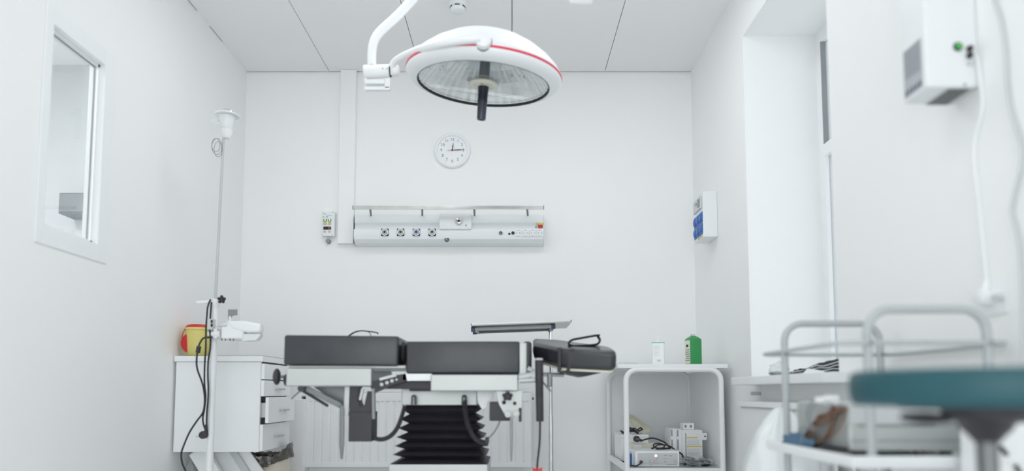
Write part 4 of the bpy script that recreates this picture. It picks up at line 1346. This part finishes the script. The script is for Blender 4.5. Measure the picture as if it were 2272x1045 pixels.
fx_ = ax(1564.5, yb_)
obj('side_flap', G().box(x1 - .03, fx_, yb_ - .004, yb_ - .0016, az(976, yb_), az(961, yb_), .0008), 'white', t)
obj('flap_hole', G().cyl((fx_ - .010, yb_ - .0041, az(968, yb_)), (fx_ - .010, yb_ - .0052, az(968, yb_)), .0045), 'dark', t)
xm0, xm1 = ax(1516, CYB - .01, 945), ax(1540, CYB - .01, 945)
t = thing('small_carton', 'small white carton with two holes standing on the striped carton', 'carton', ((xm0 + xm1) / 2, CYB, zt3))
zz = az(939, CYB - .01)
obj('box', G().box(xm0, xm1, CYB - .01, CYB + .06, zt3 + .0003, zz, .002), 'white', t)
g = G()
for px in (1521, 1533):
    x = ax(px, CYB - .01, 946)
    g.box(x - .006, x + .006, CYB - .0114, CYB - .0098, zt3 + .012, zz - .010, .0005)
obj('hole', g, 'grey', t)
# clear bag with black parts
c = at(1550, 1030, 3.72)
t = thing('clear_bag', 'clear plastic bag with black parts on the lower cart shelf', 'bag', (c.x, 3.72, lz))
c.x = .998
obj('film', G().crumple((c.x, 3.72, lz + .022), (.078, .05, .030), .5, 3.2, 5, flat=lz), 'clear', t)
obj('contents', G().crumple((c.x - .03, 3.72, lz + .014), (.040, .034, .027), .35, 3.0, 2, flat=lz + .0008).crumple((c.x + .038, 3.72, lz + .016), (.032, .034, .028), .35, 3.0, 9, flat=lz + .0008), 'blackfilm', t)
g = G().tube([Vector((ax(1525, 3.80, 1020) + .035 * math.cos(q * PI / 5), 3.765 + .035 * math.sin(q * PI / 5), lz + .008 + .03 * (1 + math.sin(q * PI / 5)) / 2)) for q in range(10)], .0045, 8, 4, closed=True)
tag(obj('cable_coil', g, 'rubber'), 'black cable ring between the control unit and the striped carton', 'cable')

# ================================================================== RIGHT WINDOW SIDE
RY0, RY1 = 2.30, 3.23
rzt, rzb = az(889, RY1), .14
t = thing('radiator', 'white panel radiator under the window sill on the right', 'radiator', (1.1, 2.76, rzb))
obj('front_panel', G().box(1.075, 1.088, RY0, RY1, rzb, rzt - .028, .003), 'white', t)
obj('top_grille', G().box(1.062, 1.150, RY0 - .004, RY1 + .004, rzt - .026, rzt, .004), 'white', t)
obj('rear_panel', G().box(1.135, 1.148, RY0, RY1, rzb, rzt - .028, .003), 'white', t)
g = G()
for k in range(48):
    y = RY0 + .02 + (RY1 - RY0 - .04) * k / 47
    g.box(1.0735, 1.0755, y - .004, y + .004, rzt - .036, rzt - .029)
obj('vent_slot', g, 'plasgrey', t)
c = at(1641, 880, 3.25)
obj('valve', G().cyl((1.10, RY1 + .004, rzt - .012), (1.10, RY1 + .03, rzt - .012), .011), 'plasgrey', t)
g = G().box(1.148, XR - .0005, RY0 + .2, RY0 + .23, rzb + .05, rzt - .06).box(1.148, XR - .0005, RY1 - .23, RY1 - .2, rzb + .05, rzt - .06)
obj('wall_bracket', g, 'plasgrey', t)
obj('stay_clip', G().box(1.120, XR - .0005, RY1 - .03, RY1 - .012, .735, .752, .002), 'plasgrey', t)

# packs on the sill
sz = .8185


def pack(px0, px1, py0, Y, seed, m, label, d=.05, amp=.3):
    x0, x1 = ax(px0, Y, 815), ax(px1, Y, 815)
    z1 = az(py0, Y)
    g = G().crumple(((x0 + x1) / 2, Y, sz + (z1 - sz) * .45), ((x1 - x0) / 2, d, (z1 - sz) * .55), amp, 2.6, seed, flat=sz)
    return g


t = thing('clear_pack', 'crumpled clear pack at the far end of the window sill', 'pack', at(1728, 832, 2.95))
obj('film', pack(1709, 1750, 803, 2.95, 11, 'clear', ''), 'clear', t)
c = at(1722, 828, 2.95)
obj('contents', G().crumple((c.x, 2.95, sz + .010), (.026, .03, .010), .4, 3, 4, flat=sz + .0006), 'grey', t)


def black_pack(top, bot, ribbons, Y, depth, label):
    """crumpled glossy black pack: wavy body with pale folded edges on its front"""
    x0, x1 = at(top[0][0], 815, Y).x, at(top[-1][0], 815, Y).x
    t = thing('black_pack', label, 'pack', ((x0 + x1) / 2, Y + depth / 2, sz))
    tb = bmesh.new()
    rows_ = []
    NR, NC = 7, 40
    for j in range(NR):
        v = j / (NR - 1)
        row = []
        for k in range(NC + 1):
            u = k / NC
            f = u * (len(top) - 1)
            i = min(int(f), len(top) - 2)
            pa, pb_ = top[i], top[i + 1]
            px, py = pa[0] + (pb_[0] - pa[0]) * (f - i), pa[1] + (pb_[1] - pa[1]) * (f - i)
            P_ = at(px, py, Y)
            ht = (P_.z - sz) * (1 - .35 * v) + .006 * noise.noise(Vector((u * 9, v * 5, Y * 3)))
            row.append((P_.x, Y + depth * v, max(sz + .004, sz + ht)))
        rows_.append(row)
    grid_t = [[tb.verts.new(p) for p in r] for r in rows_]
    # front skirt with bulging folds
    sk = []
    for q in range(1, 6):
        w = q / 5
        sk.append([tb.verts.new((p[0], p[1] - .010 * math.sin(w * PI * 2.4 + k * .22) * (1 - abs(2 * w - 1)) , sz + .0004 + (p[2] - sz - .0004) * (1 - w))) for k, p in enumerate(rows_[0])])
    seq = sk[::-1] + grid_t
    bk = [tb.verts.new((p[0], p[1] + .002, sz + .0004)) for p in rows_[-1]]
    seq.append(bk)
    for A, B in zip(seq[:-1], seq[1:]):
        for k in range(NC):
            tb.faces.new((A[k], A[k + 1], B[k + 1], B[k]))
    for side_ in (0, NC):
        tb.faces.new([r[side_] for r in seq])
    g = G()
    g._add(tb)
    obj('film', g, 'blackfilm', t, smooth=70)
    for rb in ribbons:
        pts = [at(p[0], p[1], Y - .012) for p in rb]
        for p in pts:
            p.z = max(p.z, sz + .003)
        obj('folded_edge', G().tube(pts, .0016, 6, 5, flat=2.0), 'plastic', t)
    return t


black_pack([(1756, 826), (1768, 820), (1780, 818), (1790, 820), (1797, 824)], 830, [[(1758, 826), (1772, 823), (1786, 822), (1795, 826)], [(1776, 829), (1786, 825), (1792, 829)]], 2.93, .08, 'low black glossy pack in the middle of the window sill')
black_pack([(1798, 822), (1804, 812), (1812, 808), (1826, 806), (1842, 801), (1862, 797), (1884, 795)], 830,
           [[(1801, 815), (1812, 811), (1826, 812), (1842, 808), (1862, 802), (1880, 800)], [(1803, 819), (1818, 816), (1836, 816), (1852, 811), (1866, 808), (1880, 806)], [(1812, 824), (1830, 822), (1846, 818), (1862, 818), (1880, 816)], [(1830, 828), (1850, 825), (1866, 826)]], 2.84, .12, 'tall pile of black glossy packs at the near end of the window sill')
t = thing('white_pack', 'thin white wrapper standing between the black packs on the sill', 'pack', at(1805, 832, 2.90))
obj('wrapper', G().prism([(at(p[0], p[1], 2.79).x, max(sz, at(p[0], p[1], 2.79).z)) for p in ((1786, 828), (1796, 818), (1830, 823), (1822, 830), (1800, 834))], .02, Matrix(((1, 0, 0, 0), (0, 0, 1, 2.79), (0, 1, 0, 0), (0, 0, 0, 1)))), 'white', t)

# air purifier on the right wall
uy0, uy1, ux0, uz0 = 1.645, 1.752, 1.033, H + .757
uz1 = 2.55
t = thing('air_purifier', 'tall white air purifier box on the right wall with a green button', 'air purifier', (1.1, 1.74, uz0))
obj('housing', G().box(ux0, XR - .0005, uy0, uy1, uz0, uz1, .006, 3), 'plastic', t)


def up(px, py):
    return at(px, py, uy0)


c = up(2125, 104)
o = obj('green_button', G().lathe([(0, .006), (.0075, .006), (.0085, .003), (.0085, 0), (0, 0)], Matrix.Translation((c.x, uy0, c.z)) @ FRONT), 'led_green', t, 'green lit button')
obj('button_bezel', G().lathe([(.0086, 0), (.0115, 0), (.0105, .004), (.0086, .005), (.0086, 0)], Matrix.Translation((c.x, uy0, c.z)) @ FRONT), 'dark', o)
for py, m_ in ((109, 'black'), (124, 'black'), (140, 'plasgrey')):
    c = up(2150, py)
    obj('fuse_knob', G().lathe([(0, .010), (.0055, .010), (.0075, .006), (.0075, 0), (0, 0)], Matrix.Translation((c.x, uy0, c.z)) @ FRONT), m_, t)
c = up(2141, 188)
obj('screw', G().cyl((c.x, uy0 - .002, c.z), (c.x, uy0 + .001, c.z), .003), 'grey', t)
# bottom grille
g = G()
obj('grille_frame', G().box(ux0 + .053, XR - .004, uy0 + .004, uy1 - .004, uz0 - .0016, uz0 + .0004), 'plasgrey', t)
for i in range(7):
    for j in range(6):
        x = ux0 + .060 + i * .0078
        y = uy0 + .009 + j * .0163
        g.box(x, x + .0052, y, y + .0135, uz0 - .0022, uz0 - .0015)
obj('grille_hole', g, 'dark', t)
# side grille, label
g = G().box(ux0 - .0015, ux0 + .0004, uy0 + .018, uy1 - .012, at(2020, 205, 1.70).z, at(2020, 100, 1.70).z)
sp = obj('side_plate', g, mat('plate_grey', (176, 180, 186), .5), t)
za_, zb_2 = at(2020, 205, 1.70).z, at(2020, 100, 1.70).z
g = G()
for k in range(9):
    z = zb_2 - .008 - k * .0085
    g.box(ux0 - .0022, ux0 - .0014, uy0 + .024, uy1 - .018, z - .002, z + .002)
obj('plate_print', g, 'grey', sp)
g = G()
for k in range(5):
    y = uy0 + .026 + k * .015
    g.box(ux0 - .0022, ux0 - .0014, y - .003, y + .003, za_ + .003, za_ + .018)
obj('vent_slot', g, 'dark', sp)
# cord of the purifier down to the wall socket
yc_ = 1.655
t = thing('purifier_cord', 'white cord running down the right wall from the purifier to a socket', 'cable', at(2195, 660, yc_))
pts = [Vector((XR - .008, uy0 - .007, uz0 + .075)), Vector((XR - .006, uy0 - .010, uz0 + .0)), Vector((XR - .006, uy0 - .012, uz0 - .06))] + [Vector((XR - .006, XR * F / ((px - CX)) * .985, az(py, XR * F / (px - CX) * .985))) for px, py in ((2176, 330), (2180, 430), (2185, 530), (2188, 600), (2190, 630))]
obj('lead', G().tube(pts, .0045, 8), 'white', t)
pe = pts[-1]
g = G().cyl(pe + Vector((0, 0, .01)), pe + Vector((-.012, -.004, -.03)), .007, .014).cyl(pe + Vector((-.030, -.004, -.035)), pe + Vector((.0055, -.004, -.035)), .019, .021, bev=.003)
obj('plug', g, 'plastic', t)
c = pe + Vector((.0, -.02, -.037))
t = thing('wall_socket', 'white wall socket behind the trolley on the right wall', 'wall socket', (XR, c.y, c.z))
obj('plate', G().box(XR - .004, XR - .0005, c.y - .04, c.y + .05, c.z - .04, c.z + .04, .0015), 'white', t)
obj('lever', G().box(XR - .02, XR - .0042, c.y - .032, c.y - .012, c.z - .006, c.z + .006, .002), 'plasgrey', t)
# loose cable at the far right
pts = []
for px, py in ((2182, -860), (2184, -500), (2190, -220), (2200, -60), (2207, 0), (2222, 50), (2231, 110), (2235, 180), (2243, 240), (2258, 290), (2268, 330), (2266, 370), (2252, 430), (2246, 470), (2256, 510), (2264, 560), (2268, 640), (2270, 760), (2272, 900), (2274, 1000)):
    dy = XR - .006
    u = CY - py
    yy = dy / (px - CX) * (math.cos(TH) * F - math.sin(TH) * u)
    pts.append(at(px, py, yy))
o = obj('wall_cable', G().tube(pts, .0042, 8), 'plasgrey')
tag(o, 'loose pale grey cable hanging along the right wall at the picture edge', 'cable')

# ================================================================== FOREGROUND TROLLEY
t = thing('instrument_trolley', 'white tube trolley with two hoop handles in the right foreground', 'trolley', (.95, 1.8, 0))
NYh, FYh = 1.57, 2.05
nx0_, nx1_ = ax(1921, NYh, 800), ax(2193, NYh, 800)
fx0_, fx1_ = ax(1746, FYh, 800), ax(1962, FYh, 800)
lx0, lx1 = (nx0_ + fx0_) / 2, (nx1_ + fx1_) / 2
obj('hoop_handle', hoop(NYh, lx0, nx1_, az(686, NYh), .0105, .055, .10), 'tube', t)
obj('hoop_handle', hoop(FYh, lx0, lx1, az(718, FYh), .0105, .055, .10), 'tube', t)
tz_ = H + .113
ox0, ox1, oy0, oy1 = ax(1692, FYh, 775), 1.150, NYh - .01, FYh + .02
rr_ = .045
pts = []
for (cx_, cy_, a0) in ((ox1 - rr_, oy1 - rr_, 0), (ox0 + rr_, oy1 - rr_, PI / 2), (ox0 + rr_, oy0 + rr_, PI), (ox1 - rr_, oy0 + rr_, 3 * PI / 2)):
    for q in range(5):
        a = a0 + q * PI / 8
        pts.append((cx_ + rr_ * math.cos(a), cy_ + rr_ * math.sin(a), tz_))
obj('top_rail', G().tube(pts, .0060, 10, 0, closed=True), 'tube', t)
for (x, y) in ((lx0, NYh), (nx1_, NYh), (lx0, FYh), (lx1, FYh)):
    obj('rail_screw', G().cyl((x, y - .016, tz_), (x, y + .004, tz_), .0055, seg=12), 'grey', t)
shz = az(1020, NYh)
obj('lower_shelf', G().box(lx0 - .055, nx1_ + .005, NYh - .02, FYh + .02, shz - .018, shz, .006, 3), 'white', t)
obj('shelf_rim', G().box(lx0 - .055, nx1_ + .005, NYh - .022, NYh - .014, shz - .006, shz + .010, .002).box(lx0 - .057, lx0 - .049, NYh - .02, FYh + .02, shz - .006, shz + .010, .002), 'white', t)
obj('bottom_shelf', G().box(lx0, lx1, NYh, FYh, .18, .195, .004), 'white', t)
for (x, y) in ((lx0, NYh), (nx1_, NYh), (lx0, FYh), (lx1, FYh)):
    obj('caster', G().cyl((x - .012, y, .045), (x + .012, y, .045), .045, bev=.004).cyl((x, y, .06), (x, y, .105), .012), 'grey', t)
obj('hanging_hook', G().box(ax(1965, NYh + .03) - .004, ax(1965, NYh + .03) + .004, NYh + .03, NYh + .04, shz - .09, shz - .018).box(ax(1838, NYh + .06) - .002, ax(1838, NYh + .06) + .002, NYh + .06, NYh + .07, shz - .1, shz - .018), 'grey', t)
# apparatus on the shelf
ey0 = 1.64
ex0, ex1 = ax(1884, ey0, 950), ax(2168, ey0, 950)
ez1 = az(893, ey0)
t = thing('grey_apparatus', 'pale grey metal apparatus on the trolley shelf behind the stool', 'apparatus', ((ex0 + ex1) / 2, 1.78, shz))
ezb = shz + .012
obj('case', G().box(ex0, ex1, ey0, ey0 + .30, ezb, ez1, .008, 3), 'steelsat', t)
zs = [az(945, ey0), az(978, ey0)]
g = G()
g.box(ex0 + .02, ex1 - .1, ey0 - .002, ey0 + .001, zs[0] - .002, zs[0] + .002).box(ex0 + .004, ex1 - .004, ey0 - .002, ey0 + .001, zs[1] - .001, zs[1] + .0015)
obj('seam', g, 'grey', t)
obj('front_band', G().box(ex0 + .003, ex1 - .003, ey0 - .003, ey0 + .0005, zs[0] + .006, ez1 - .012, .001), 'plasgrey', t)
for px in (1925, 2048, 2108):
    x = ax(px, ey0, 1000)
    w = .03 if px < 1950 else .009
    obj('foot', G().box(x - w, x + w, ey0 + .004, ey0 + .03, shz + .0002, ezb, .002), 'black', t)
obj('foot', G().box(ex0 + .01, ex1 - .01, ey0 + .25, ey0 + .27, shz + .0002, ezb, .002), 'black', t)
# things left on shelf: blue wrap, wires, steel tray, jar
wy = 1.86
t = thing('blue_wrap', 'folded blue wrap on the left end of the trolley shelf', 'wrap', (ax(1815, wy, 1000), wy, shz))
bx0_, bx1_ = lx0 - .045, ex0 - .012
obj('cloth', G().crumple(((bx0_ + bx1_) / 2 - .004, 1.88, shz + .012), ((bx1_ - bx0_) / 2 * .8, .10, .030), .35, 2.6, 12, flat=shz + .0004), 'bluecloth', t)
t = thing('steel_dish', 'flat steel dish with a dark bar on it beside the blue wrap on the trolley', 'dish', (ax(1870, 1.66, 1005), 1.66, shz))
dx0, dx1 = lx0 - .045, ex0 - .003
obj('dish', G().box(dx0, dx1, 1.62, 1.76, shz + .0003, shz + .014, .003), 'dsteel', t)
obj('dark_bar', G().box(dx0 + .006, dx1 - .006, 1.63, 1.74, shz + .0142, shz + .022, .003), 'dark', t)
t = thing('wire_bundle', 'bundle of brown wires spilling from the apparatus on the trolley', 'wires', at(1765, 1000, 1.9))
rnd = random.Random(4)


def side(px, py, X):
    """point on the plane X beside the apparatus"""
    u = CY - py
    return at(px, py, X / (px - CX) * (math.cos(TH) * F - math.sin(TH) * u))


src = [(1878, 907), (1868, 903), (1856, 905), (1848, 901)]
ends = [(1764, 997), (1770, 992), (1776, 996), (1806, 936), (1766, 994), (1763, 1000), (1774, 990)]
for k in range(11):
    a, b = src[k % 4], ends[k % 7]
    X = ex0 - .005 - .0035 * (k % 5)
    bow = rnd.uniform(-20, 24)
    pts = [side(a[0], a[1], X)]
    for u in (.22, .45, .68, .86):
        w = bow * math.sin(u * PI)
        pts.append(side(a[0] + (b[0] - a[0]) * u + w + rnd.uniform(-5, 5), a[1] + (b[1] - a[1]) * u + w * .8 + rnd.uniform(-4, 4), X))
    pts.append(side(b[0], b[1], X))
    obj('wire', G().tube(pts, .0022 if k % 3 else .0032, 7), 'brown', t)
for k in range(3):
    pts = [side(p[0] + 5 * k, p[1] + 3 * k, ex0 - .024 - .003 * k) for p in ((1852, 898), (1812, 884), (1792, 905), (1790, 935), (1802, 946), (1776, 948), (1769, 972), (1767, 992))]
    obj('wire', G().tube(pts, .0014, 7), 'grey', t)
t = thing('white_connector', 'white plastic connector block on the brown wires', 'connector', at(1850, 897, 1.70))
obj('block', G().pbox((1836, 877), (1864, 899), 1.69, 1.72, .004), 'white', t)
obj('nose', G().pbox((1814, 881), (1836, 894), 1.695, 1.715, .004), 'plastic', t)
# milky bag beside the trolley
g = G()
tb = bmesh.new()
bcx, bcy = .905, 2.30
prof_ = [(.10, 0.0), (.118, .03), (.125, .15), (.128, .30), (.128, .42), (.130, .50), (.120, .56), (.095, .615), (.060, .655), (.03, .690), (.0, .70)]
segs = 64
rings = []
for (rad, z) in prof_:
    ring = []
    for k in range(segs):
        a = 2 * PI * k / segs
        n_ = noise.noise(Vector((math.cos(a) * 2.2, math.sin(a) * 2.2, z * 6))) * .022 + abs(noise.noise(Vector((math.cos(a) * 6, math.sin(a) * 6, z * 9)))) * .014
        r_ = max(rad + n_ * min(1, rad * 12) - .006, .0005)
        ring.append(tb.verts.new((bcx + r_ * math.cos(a), bcy + r_ * math.sin(a), max(0.001, z + .35 * n_))))
    rings.append(ring)
for A, B in zip(rings[:-1], rings[1:]):
    for k in range(segs):
        tb.faces.new((A[k], A[(k + 1) % segs], B[(k + 1) % segs], B[k]))
tb.faces.new(rings[0]); tb.faces.new(rings[-1])
g._add(tb)
tag(obj('plastic_bag', g, 'whitebag', smooth=70), 'full milky white plastic bag standing behind the trolley by the radiator', 'bag')

# ================================================================== STOOL
SYc, SXc, SR = 1.09, .752, .194
t = thing('round_stool', 'round teal stool on a gas column in the right foreground', 'stool', (SXc, SYc, 0))
mc = Matrix.Translation((SXc, SYc, 0))
zt4, zb4 = H + .035, H - .0215
obj('seat', G().lathe([(0, zb4), (SR - .010, zb4), (SR - .003, zb4 + .006), (SR, zb4 + .018), (SR, zt4 - .014), (SR - .004, zt4 - .004), (SR - .014, zt4), (0, zt4 + .002)], mc, 72), 'teal', t)
obj('seat_plate', G().lathe([(0, zb4 - .005), (.12, zb4 - .005), (.125, zb4 - .0005), (0, zb4 - .0005)], mc), 'black', t)
zc = lambda py: az(py, SYc)
obj('seat_boss', G().lathe([(0, zb4 - .005), (.062, zb4 - .005), (.060, zc(925)), (.040, zc(938)), (.034, zc(955)), (.028, zc(962)), (.018, zc(981)), (0, zc(981))], mc), 'black', t)
obj('gas_column', G().cyl((SXc, SYc, .30), (SXc, SYc, zc(980)), .0155, seg=24), 'dsteel', t)
obj('outer_column', G().cyl((SXc, SYc, .07), (SXc, SYc, .36), .025, seg=24), 'black', t)
g = G()
g.tube([at(2108, 930, SYc - .03), at(2070, 929, SYc - .04), at(2040, 928, SYc - .05), at(2003, 925, SYc - .06)], lambda u: .006 + .004 * math.sin(u * PI) , 10, 4, flat=1.0)
obj('height_lever', g, 'black', t)
obj('height_lever', G().tube([at(2205, 935, SYc - .02), at(2245, 930, SYc - .03), at(2300, 926, SYc - .04)], .007, 10, 4), 'black', t)
obj('spring_box', G().box(ax(2205, SYc), ax(2262, SYc), SYc - .03, SYc + .06, zc(928), zb4 - .006, .003), 'cream', t)
g = G()
for k in range(5):
    a = 2 * PI * k / 5 + .4
    e = Vector((SXc + .26 * math.cos(a), SYc + .26 * math.sin(a), .062))
    strut(g, (SXc, SYc, .10), e, .034, .028)
g.cyl((SXc, SYc, .07), (SXc, SYc, .13), .038)
obj('star_base', g, 'black', t)
for k in range(5):
    a = 2 * PI * k / 5 + .4
    e = Vector((SXc + .25 * math.cos(a), SYc + .25 * math.sin(a), 0))
    obj('caster', G().cyl((e.x - .01, e.y, .025), (e.x + .01, e.y, .025), .025, bev=.003).cyl((e.x, e.y, .03), (e.x, e.y, .058), .007), 'black', t)

# white case on the floor at the far right
vy = 1.40
vx0 = ax(2213, vy, 990)
t = thing('white_cabinet', 'white cabinet with black slanted pulls at the right picture edge', 'cabinet', (1.07, 1.47, 0))
obj('body', G().box(vx0, 1.150, vy, vy + .12, .0, az(940, vy), .008, 3), 'white', t)
g = G()
strut(g, at(2219, 990, vy - .004), at(2236, 1011, vy - .004), .006, .008)
obj('pull', g, 'dark', t)
g = G()
strut(g, at(2253, 1032, vy - .004), at(2268, 1056, vy - .004), .006, .008)
obj('pull', g, 'dark', t)
obj('door_seam', G().box(vx0 + .005, 1.149, vy - .001, vy + .001, az(1028, vy), az(1027, vy)), 'plasgrey', t)

# ================================================================== SURGICAL LAMP
LY = 2.90
lc = at(1073, 187, LY)
t = thing('surgical_lamp', 'white dome surgical lamp with a red ring hanging over the table', 'surgical lamp', (0.0, LY, ZC))
ML = Matrix.Translation(lc) @ Matrix.Rotation(R(4.0), 4, 'Y') @ Matrix.Rotation(R(6.0), 4, 'X')
prof_ = [(.286, .002), (.290, -.006), (.302, -.005), (.322, .004), (.335, .016), (.3405, .027), (.338, .032), (.338, .040), (.335, .050), (.322, .070), (.292, .102), (.245, .139), (.190, .172), (.130, .195), (.070, .207), (0, .210)]
obj('dome', G().lathe(prof_, ML, 96), 'white', t, smooth=60)
obj('red_ring', G().lathe([(.3365, .0305), (.3415, .0315), (.3420, .0355), (.3408, .0395), (.3360, .0415)], ML, 96), 'lampred', t)
obj('black_rim', G().lathe([(.2850, .004), (.2862, -.0060), (.2885, -.0072), (.2900, -.0060), (.2880, -.003), (.2865, .003)], ML, 96), 'dark', t)
rp_ = [(.284, .004), (.264, .034), (.224, .080), (.172, .120), (.110, .148), (.05, .162), (0, .166)]
# facetted reflector
tb = bmesh.new()
NS = 44
cols = []
for k in range(NS * 2):
    a = PI * k / NS
    w = 1.0 if k % 2 == 0 else .988
    cols.append([tb.verts.new((max(p[0] * w, .0001) * math.cos(a), max(p[0] * w, .0001) * math.sin(a), p[1])) for p in rp_])
for k in range(NS * 2):
    A, B = cols[k], cols[(k + 1) % (NS * 2)]
    for j in range(len(rp_) - 1):
        tb.faces.new((A[j], B[j], B[j + 1], A[j + 1]))
g = G()
g._add(tb, ML)
obj('reflector', g, 'mirror', t, smooth=4)
obj('cover_glass', G().lathe([(0, .006), (.285, .006)], ML, 64), 'lens', t)
obj('bulb_housing', G().cyl(ML @ Vector((0, 0, .008)), ML @ Vector((0, 0, .110)), .072, .074, 40), 'lens', t)
obj('bulb_carrier', G().cyl(ML @ Vector((0, 0, .010)), ML @ Vector((0, 0, .140)), .024, .024, 32), 'grey', t)
obj('handle_flange', G().lathe([(0, .0055), (.060, .0055), (.063, .000), (.061, -.007), (.050, -.011), (.030, -.012), (0, -.012)], ML, 40), 'cream', t)
g = G()
for k in range(6):
    a = k * PI / 3 + .4
    g.cyl(ML @ Vector((.042 * math.cos(a), .042 * math.sin(a), -.010)), ML @ Vector((.042 * math.cos(a), .042 * math.sin(a), -.0135)), .004, seg=8)
obj('flange_screw', g, 'steel', t)
h_ = obj('sterile_handle', G().lathe([(0, -.012), (.024, -.012), (.0225, -.040), (.0205, -.110), (.0195, -.150), (.0185, -.154), (.014, -.154), (.012, -.148), (0, -.148)], ML, 32), 'black', t)
h_.data.materials[0] = mat('dark_chrome_handle', (70, 70, 80), .16, .85, var=.1)
# yoke knob on the near side
kd_ = ML @ Vector((.012, -.326, .048))
kn = (ML.to_3x3() @ Vector((.03, -1, .12))).normalized()
o = obj('yoke_knob', G().cyl(kd_ - kn * .02, kd_ + kn * .032, .034, .030, 32, .006), 'white', t)
obj('knob_skirt', G().cyl(kd_ - kn * .022, kd_ + kn * .010, .0365, .0355, 32, .003), 'grey', o)
# yoke arm
ya_ = [at(p[0], p[1], p[2]) for p in ((868, 166, 2.90), (868, 153, 2.89), (875, 138, 2.87), (890, 127, 2.83), (920, 114, 2.72), (950, 104, 2.63), (985, 95, 2.572), (1030, 88, 2.545), (1066, 86, 2.545))]
obj('yoke_arm', G().tube(ya_, lambda u: .0140 + .004 * u, 14, 5), 'white', t)
# joint block
ja, jb = at(808, 160, LY), at(866, 157, LY)
jt = obj('joint', G().cyl(ja, jb, .030, .027, 28, .004), 'white', t)
obj('joint_seam', G().cyl(jb - Vector((.002, 0, 0)), jb + Vector((.003, 0, 0)), .0275, seg=28), 'dark', jt)
obj('joint_end', G().cyl(jb + Vector((.003, 0, 0)), at(886, 156, LY), .024, .022, 28, .006), 'white', jt)
g = G()
for px in (849, 859):
    c = at(px, 152, LY - .028)
    g.cyl((c.x, LY - .030, c.z), (c.x, LY - .024, c.z), .0025, seg=8)
obj('joint_screw', g, 'grey', jt)
g = G().pbox((809, 175), (853, 185), LY - .02, LY + .02, .004)
g.pbox((808, 190), (866, 199), LY - .012, LY + .012, .005)
g.pbox((853, 172), (866, 196), LY - .012, LY + .012, .003).pbox((808, 172), (814, 182), LY - .018, LY + .018, .003)
obj('lower_bracket', g, 'white', t)
# spring arm up to the ceiling hub
hub = Vector((-.05, LY, 0))
arm = [at(825, 146, LY), at(825, 120, LY), at(828, 98, LY), at(836, 80, LY), at(850, 64, LY), at(885, 32, LY), at(920, -6, LY), at(968, -52, LY)]
ae = Vector((hub.x - .05, LY, 2.665))
arm += [Vector((ae.x - .06, LY, 2.635)), ae, Vector((hub.x, LY, 2.67))]
obj('hanging_arm', G().tube(arm, .0195, 16, 5), 'white', t)
arm2 = [Vector((hub.x, LY, 2.62)), Vector((hub.x + .08, LY, 2.615)), at(1215, -40, LY), at(1258, -12, LY), at(1284, -2, LY)]
obj('second_arm', G().tube(arm2, .0195, 16, 5), 'white', t)
c = at(1290, -4, LY)
obj('arm_end', G().cyl(c + Vector((-.05, 0, .012)), c + Vector((.05, 0, -.002)), .030, .026, 24, .010), 'white', t)
obj('hub_column', G().cyl((hub.x, LY, 2.58), (hub.x, LY, ZC - .03), .034, seg=32, bev=.004), 'white', t)
obj('ceiling_plate', G().lathe([(0, ZC - .0005), (.11, ZC - .0005), (.105, ZC - .03), (.05, ZC - .05), (0, ZC - .05)], Matrix.Translation((hub.x, LY, 0))), 'white', t)
